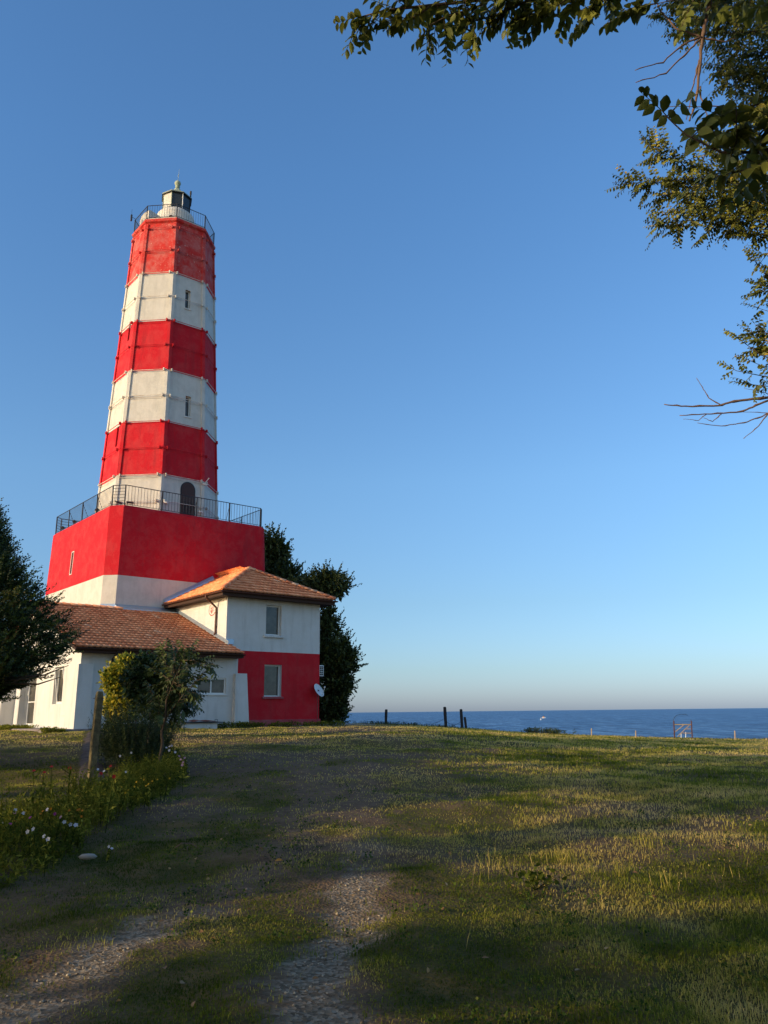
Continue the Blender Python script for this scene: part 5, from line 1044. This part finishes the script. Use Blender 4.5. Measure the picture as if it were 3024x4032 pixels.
for x, y in [(705, 2978), (728, 2985), (722, 3002), (718, 3013), (712, 2992)]: flower('cosmos', 'pink', x, y, .45, .05, 'pinkish cosmos flower at the right edge of the garden clump', 'pink flowers right of the sapling')

# bed undergrowth: nobody could count it
def inpoly(x, y, poly):
    x = np.asarray(x); y = np.asarray(y); ins = np.zeros(x.shape, bool); n = len(poly)
    for i in range(n):
        (x0, y0), (x1, y1) = poly[i], poly[(i + 1) % n]; c = ((y0 > y) != (y1 > y)) & (x < (x1 - x0) * (y - y0) / (y1 - y0 + 1e-12) + x0); ins ^= c
    return ins
bed = [tuple(gpt(*p)[:2]) for p in [(-200, 3330), (0, 3250), (160, 3190), (300, 3150), (430, 3110), (520, 3030), (600, 2985), (700, 3000), (740, 3050), (680, 3120), (560, 3190), (420, 3260), (300, 3350), (200, 3430), (0, 3500), (-200, 3560)]]
bx = np.array([b[0] for b in bed]); by = np.array([b[1] for b in bed]); n = 5200
x = rng.uniform(bx.min(), bx.max(), n); y = rng.uniform(by.min(), by.max(), n); k = inpoly(x, y, bed) & (rng.random(n) < .25 + 1.1 * vnoise(x, y, .45, 23)); x, y = x[k], y[k]; z = gz(x, y); m = len(x)
hgt = (.06 + .46 * vnoise(x, y, .7, 21) ** 1.3) * rng.uniform(.6, 1.2, m) * np.where(y > 12.5, 1.15, 1)
lv = Leaves(); lean = rng.normal(size=(m, 2)) * .22
lv.diamonds(np.stack([x, y, z - .02], 1), np.stack([lean[:, 0], lean[:, 1], np.ones(m)], 1), rdir(m), hgt * 1.05, .010, np.full(m, .6))
per = 11; t = rng.uniform(.15, 1, m * per); rep = lambda a: np.repeat(a, per); X = rep(x) + rep(lean[:, 0] * hgt) * t; Y = rep(y) + rep(lean[:, 1] * hgt) * t; Z = rep(z) + rep(hgt) * t
lv.diamonds(np.stack([X, Y, Z], 1), rdir(m * per, .45), rdir(m * per, .8), rng.uniform(.035, .085, m * per), rng.uniform(.012, .03, m * per), np.clip(rep(vnoise(x, y, .5, 22)) * .7 + rng.normal(size=m * per) * .15 + .1, 0, 1))
tag(lv.build('flower_bed_leaves', HERB, None), kind='stuff')

# ------------------------------------------------------------------ grass
def infrustum(x, y, m=1.0):
    return np.abs(x) < y * .50 + m
gx, gy, gh, gw, gt = [], [], [], [], []
bpoly = [tuple(W(a, b)[:2]) for a, b in ((-8.7, -1.3), (9, -1.3), (9, 14), (-8.7, 14))]
for (y0, y1, dens, h, w) in ((3.6, 7, 5200, .034, .0050), (7, 11, 2600, .038, .0068), (11, 17, 900, .046, .010), (17, 27, 340, .052, .018), (27, 52, 120, .06, .034)):
    A = (y1 - y0) * (y1 * 1.0 + 3); n = int(A * dens); x = rng.uniform(-.5 * y1 - 1.5, .5 * y1 + 1.5, n); y = rng.uniform(y0, y1, n); k = infrustum(x, y, 1.4)
    x, y = x[k], y[k]; g = gravel(x, y); bb = bare(x, y); keep = (rng.random(len(x)) > g * 1.05) & (rng.random(len(x)) > bb * .78) & (rng.random(len(x)) < .22 + 1.4 * np.clip(vnoise(x, y, .30, 31) * .55 + vnoise(x, y, .10, 35) * .45 - .12, 0, 1)) & (rng.random(len(x)) < .6 + 1.0 * vnoise(x, y, 1.1, 36)) & ~inpoly(x, y, bpoly)
    if y0 > 10: keep &= ~inpoly(x, y, [tuple(gpt(*q)[:2]) for q in ((333, 2884), (430, 2884), (432, 3124), (284, 3124))])
    x, y, bb = x[keep], y[keep], bb[keep]; tl = np.clip((x - .3) / 3, 0, 1) * .55 + .6
    gx.append(x); gy.append(y); gh.append(h * tl * rng.uniform(.45, 1.45, len(x)) * (.6 + .8 * vnoise(x, y, .6, 32))); gw.append(np.full(len(x), w))
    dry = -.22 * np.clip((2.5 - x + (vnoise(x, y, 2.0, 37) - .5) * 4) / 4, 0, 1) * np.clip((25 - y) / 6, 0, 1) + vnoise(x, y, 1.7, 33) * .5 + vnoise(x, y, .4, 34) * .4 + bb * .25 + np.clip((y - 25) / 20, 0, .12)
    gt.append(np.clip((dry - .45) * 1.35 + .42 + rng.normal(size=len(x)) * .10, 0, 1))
x, y, h, w, t = map(np.concatenate, (gx, gy, gh, gw, gt)); n = len(x); z = gz(x, y)
a = rng.random(n) * 6.283; ln = rng.uniform(.3, 1.5, n) * h; sx_, sy_ = np.cos(a + 1.57) * w, np.sin(a + 1.57) * w
V = np.empty((n, 5, 3)); V[:, 0] = np.stack([x - sx_ / 2, y - sy_ / 2, z - .012], 1); V[:, 1] = np.stack([x + sx_ / 2, y + sy_ / 2, z - .012], 1)
mx, my, mz = x + np.cos(a) * ln * .3, y + np.sin(a) * ln * .3, z + h * .6; V[:, 2] = np.stack([mx + sx_ * .38, my + sy_ * .38, mz], 1); V[:, 3] = np.stack([mx - sx_ * .38, my - sy_ * .38, mz], 1)
V[:, 4] = np.stack([x + np.cos(a) * ln, y + np.sin(a) * ln, z + h * rng.uniform(.4, 1.0, n)], 1)
o = np.arange(n)[:, None] * 5
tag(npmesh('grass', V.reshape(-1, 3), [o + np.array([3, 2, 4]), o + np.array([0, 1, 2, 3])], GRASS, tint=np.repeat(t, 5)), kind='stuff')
cl = Leaves(); n = 2600; x = rng.uniform(-7, 8, n); y = 3.8 + 12 * rng.random(n) ** 1.3; k = infrustum(x, y, .8) & (vnoise(x, y, .9, 71) > .56) & (gravel(x, y) < .3); x, y = x[k], y[k]
clumps(cl, np.stack([x, y, gz(x, y) + .018], 1), .055, 13, .024, .35, .35, up=.8, aspect=1.0); tag(cl.build('clover', leafmat('clover_leaf', [(0, (.03, .06, .012)), (.7, (.08, .13, .02)), (1, (.2, .22, .05))], .3, .7, .1), None), kind='stuff')
ll_ = Leaves(); n = 420; x = rng.uniform(-6, 9, n); y = 4 + 14 * rng.random(n) ** 1.5; ll_.ovates(np.stack([x, y, gz(x, y) + .02], 1), rdir(n) * [1, 1, .25], rdir(n, 1.4), rng.uniform(.03, .065, n), .03, rng.random(n)); tag(ll_.build('leaf_litter', leafmat('dry_leaf', [(0, (.16, .08, .03)), (.6, (.34, .20, .08)), (1, (.55, .36, .14))], .2), None), kind='stuff')
# dry stalks on the right side, and weeds along the top of the bank
def stalks(name, x, y, h, w, tint, m_=GRASS, heads=0):
    n = len(x); lv = Leaves(); z = gz(x, y); lean = rng.normal(size=(n, 2)) * .16
    D = np.stack([lean[:, 0], lean[:, 1], np.ones(n)], 1); lv.diamonds(np.stack([x, y, z - .02], 1), D, rdir(n), h, w, tint)
    if heads:
        P = np.stack([x, y, z], 1) + unit(D) * (h * .93)[:, None]
        for q in range(heads): lv.diamonds(P - unit(D) * (h * .08 * q)[:, None], D + rdir(n) * .9, rdir(n), h * .12, w * 2.6, tint)
    return tag(lv.build(name, m_, None), kind='stuff')
n = 2600; x = rng.uniform(.3, 11, n); y = rng.uniform(6, 24, n); k = infrustum(x, y, .5) & (x > .05 * y + .2) & (rng.random(n) < vnoise(x, y, .9, 41) ** 3 * 1.7); x, y = x[k], y[k]
x2 = np.concatenate([rng.normal(c[0], .07, 26) for c in [gpt(2240, 3400), gpt(2200, 3390), gpt(2440, 3450), gpt(2540, 3350), gpt(2640, 3500), gpt(1980, 3420)]]); y2 = np.concatenate([rng.normal(c[1], .07, 26) for c in [gpt(2240, 3400), gpt(2200, 3390), gpt(2440, 3450), gpt(2540, 3350), gpt(2640, 3500), gpt(1980, 3420)]])
hh = np.concatenate([rng.uniform(.1, .26, len(x)), rng.uniform(.1, .30, len(x2))]); x = np.concatenate([x, x2]); y = np.concatenate([y, y2])
stalks('dry_stalks', x, y, hh * .8, .0042, np.clip(rng.normal(.62, .2, len(x)), 0, 1), heads=1)
n = 3600; x = rng.uniform(-8, 26, n); yc = 49.2 + np.clip(-x - 6, 0, 40) * 1.2; y = yc - rng.random(n) ** 2 * 5; k = (rng.random(n) < np.where(x < 6, .9, .45) * vnoise(x, y, 1.5, 51) * 1.5) & ~inpoly(x, y, bpoly); x, y = x[k], y[k]
stalks('bank_weeds', x, y, rng.uniform(.04, .16, len(x)) * np.where(x < 4, 1.1, .6), .04, np.clip(rng.normal(.3, .2, len(x)), 0, 1), BROAD, heads=3)
for (x_, y_, s_, lb) in ((2165, 2888, 1.0, 'low green bush on the edge of the bank against the sea'), (2090, 2886, .5, 'small dark weed clump left of the low green bush')):
    p = px(x_, y_, 48.2); p[2] = gz(p[0], p[1]); b_ = thing('bush', lb, 'bush', tuple(p)); lv = Leaves(); c = rng.normal(size=(int(46 * s_), 3)) * [.42 * s_, .25, .05]; c[:, 2] = .06 + .14 * rng.random(len(c)); clumps(lv, c, .14, 22, .09, .5); lv.build('foliage', BROAD, b_)
# clover and low weeds along the wall
x = []; 
for (a0_, a1_, b0_, b1_, k) in ((-6.3, 1.5, -1.5, -1.15, 420), (-9.0, -7.6, 3.2, 5.5, 260), (-8.9, -8.0, -1.8, -1.4, 60), (-6.2, -4.8, -2.6, -1.4, 220), (1.5, 6, -1.9, -1.5, 160)):
    aa = rng.uniform(a0_, a1_, k); bb = rng.uniform(b0_, b1_, k); x += [W(p_, q_)[:2] for p_, q_ in zip(aa, bb)]
x = np.array(x); lv = Leaves(); c = np.stack([x[:, 0], x[:, 1], gz(x[:, 0], x[:, 1]) + .06 + rng.random(len(x)) * .08], 1); clumps(lv, c, .10, 12, .08, .5); tag(lv.build('low_weeds', HERB, None), kind='stuff')
# loose stones in the wheel tracks
n = 52000; x = rng.uniform(-6, 3, n); y = rng.uniform(3.8, 14, n); k = rng.random(n) < gravel(x, y) ** 2 * np.clip(1.25 - (y - 4) / 10, .1, 1) * (.15 + .85 * vnoise(x, y, .3, 61)); x, y = x[k], y[k]; n = len(x); z = gz(x, y) - .012
s_ = rng.uniform(.004, .012, n) * (1 + (rng.random(n) < .06) * .8); base_ = np.array([[1, 0, 0], [.3, .95, .1], [-.8, .5, 0], [-.7, -.7, .1], [.4, -.9, 0], [.1, .1, .8], [0, 0, -.6]])
V = base_[None] * s_[:, None, None] * rng.uniform(.6, 1.3, (n, 7, 3)); an = rng.random(n) * 6.28; c_, sn = np.cos(an)[:, None], np.sin(an)[:, None]; V = np.stack([V[..., 0] * c_ - V[..., 1] * sn, V[..., 0] * sn + V[..., 1] * c_, V[..., 2]], -1) + np.stack([x, y, z + s_ * .4], 1)[:, None]
o = np.arange(n)[:, None] * 7; F = np.concatenate([o + np.array(f) for f in [(0, 1, 5), (1, 2, 5), (2, 3, 5), (3, 4, 5), (4, 0, 5), (1, 0, 6), (2, 1, 6), (3, 2, 6), (4, 3, 6), (0, 4, 6)]])
GS = leafmat('gravel_stone', [(0, (.15, .115, .08)), (.5, (.33, .265, .19)), (1, (.55, .47, .36))], 0.0, .9, .15)
tag(npmesh('gravel', V.reshape(-1, 3), F, GS, tint=np.repeat(rng.random(n), 7)), kind='stuff')

# ------------------------------------------------------------------ far posts, gate, stakes, boat
PD = mat('dark_post', (.05, .045, .045), .9, .1); bump(PD, noise(PD, 20, 6), .8, .02)
def fpost(x0, ytop, ybot, xt, w, d, label):
    b = px(x0, ybot, d); b[2] = min(b[2], float(gz(b[0], b[1]))) - .05; tp = px(xt, ytop, d); v = tp - b; mb = MB(); V = []
    for t, s_ in ((0, 1), (.35, .96), (.7, 1.03), (.97, .98), (1, .7)):
        for k in range(4): a_ = math.pi / 4 + .5 + k * math.pi / 2; V.append((v[0] * t + w * .7 * s_ * math.cos(a_), v[1] * t + w * .7 * s_ * math.sin(a_), v[2] * t))
    mb.add(V, [(i * 4 + k, i * 4 + (k + 1) % 4, i * 4 + 4 + (k + 1) % 4, i * 4 + 4 + k) for i in range(4) for k in range(4)] + [(3, 2, 1, 0), (16, 17, 18, 19)])
    o = mb.build('fence_post', PD, None); o.location = b; tag(o, label, 'post', 'old fence posts on the bank')
    return tp
t1 = fpost(1519, 2793, 2851, 1521, .12, 49, 'lone dark fence post nearest the house, against the sea'); t2 = fpost(1756, 2783, 2861, 1751, .13, 48, 'tallest dark fence post in the middle of the three near the bank edge')
t3 = fpost(1820, 2792, 2866, 1815, .12, 47.5, 'leaning dark fence post beside the short stub'); t4 = fpost(1836, 2823, 2867, 1830, .10, 47, 'short leaning fence post stub at the right end')
mb = MB(); 
for a, b, s_ in ((t2 - [0, 0, .75], t3 - [0, 0, .65], .25), (t2 - [0, 0, .65], t1 + [2.2, 0, -.9], .1)): mb.tube([a + (b - a) * t - np.array([0, 0, s_ * 4 * t * (1 - t)]) for t in np.linspace(0, 1, 9)], .009, 4)
ow = mb.build('fence_wire', IRON, None); tag(ow, 'sagging rusty wires strung between the far fence posts', 'wire')
RUSTW = plaster('peeling_yellow_paint', (.55, .40, .22), (.40, .24, .12), (.25, .12, .06), .9, .2)
gb = px(2693, 2903, 47.); gb[2] = gz(gb[0], gb[1]); GT = thing('gate_frame', 'rusty yellowish metal frame of an old gate on the bank against the sea', 'gate', tuple(gb)); G_ = lambda x, y: px(x, y, 47.) - gb
for (a, b, r_, nm, mt) in (((2656, 2908), (2653, 2838), .035, 'post', BROWN), ((2726, 2908), (2722, 2838), .035, 'post', BROWN), ((2653, 2853), (2721, 2853), .028, 'top_bar', RUSTW), ((2720, 2870), (2698, 2871), .022, 'bar', RUSTW), ((2722, 2887), (2684, 2886), .022, 'bar', RUSTW), ((2715, 2855), (2668, 2899), .02, 'brace', RUSTW), ((2693, 2854), (2657, 2883), .02, 'brace', RUSTW), ((2682, 2886), (2682, 2905), .02, 'leg', PVC), ((2700, 2882), (2700, 2905), .02, 'leg', PVC)):
    mb = MB(); mb.tube([G_(*a), G_(*b)], r_, 6); mb.build(nm, mt, GT)
mb = MB(); mb.tube([G_(2653, 2842), G_(2652, 2834), G_(2656, 2825), G_(2664, 2817), G_(2680, 2812), G_(2700, 2813), G_(2708, 2817)], .012, 5); mb.build('arch_wire', IRON, GT)
mb = MB(); mb.tube([G_(2722, 2842), G_(2720, 2834)], .015, 5); mb.build('stub', IRON, GT)
for (x_, y0_, y1_, lb) in ((2329, 2868, 2896, 'thin wooden stake left of the gate frame, farthest left'), (2503, 2877, 2900, 'pale thin stake between the left stake and the gate frame'), (2893, 2877, 2903, 'pale wooden stake right of the gate frame'), (3018, 2905, 2930, 'short stake at the right edge of the photo')):
    b = px(x_, y1_, 46.); tp = px(x_, y0_, 46.); b[2] = float(gz(b[0], b[1])) - .05; mb = MB(); mb.tube([(0, 0, 0), (tp - b) * .5, tp - b], [.035, .03, .028], 6); o = mb.build('stake', RUSTW, None); o.location = b; tag(o, lb, 'stake', 'thin stakes along the bank')
bp = px(2140, 2818, 1100.); bp[2] = -9.4; BT = thing('fishing_boat', 'tiny white and orange boat far out on the sea', 'boat', tuple(bp))
mb = MB(); V = []
for (x_, w_, z0_, z1_) in ((-2.6, .6, 0, .9), (-1.2, .95, -.2, .8), (.8, .95, -.2, .9), (2.0, .6, -.1, 1.1), (3.1, .05, .5, 1.35)): V += [(x_, -w_, z1_), (x_, -w_ * .6, z0_), (x_, w_ * .6, z0_), (x_, w_, z1_)]
F = [(i * 4 + k, i * 4 + k + 1, i * 4 + 5 + k, i * 4 + 4 + k) for i in range(4) for k in range(3)] + [(i * 4 + 3, i * 4, i * 4 + 4, i * 4 + 7) for i in range(4)] + [(0, 1, 2, 3), (16, 17, 18, 19)]
mb.add(V, F); mb.build('hull', PVC, BT); mb = MB(); mb.box(-.9, .7, -.6, .6, .85, 2.2); mb.box(-1.1, .9, -.7, .7, 2.2, 2.3); mb.build('cabin', PET['orange'], BT); mb = MB(); mb.tube([(0, 0, 2.3), (0, 0, 3.8)], .06, 5); mb.build('mast', IRON, BT)
bp = px(2129, 2822, 900.); bp[2] = -9.5; mb = MB(); mb.lathe((0, 0, 0), [(.7, -.2), (.8, .1), (.6, .7), (.15, .8), (.12, 1.9), (.3, 1.95), (.3, 2.3), (.1, 2.4)], 12); ob = mb.build('buoy', PVC, None); ob.location = bp; tag(ob, 'tiny white buoy left of the boat on the sea', 'buoy')
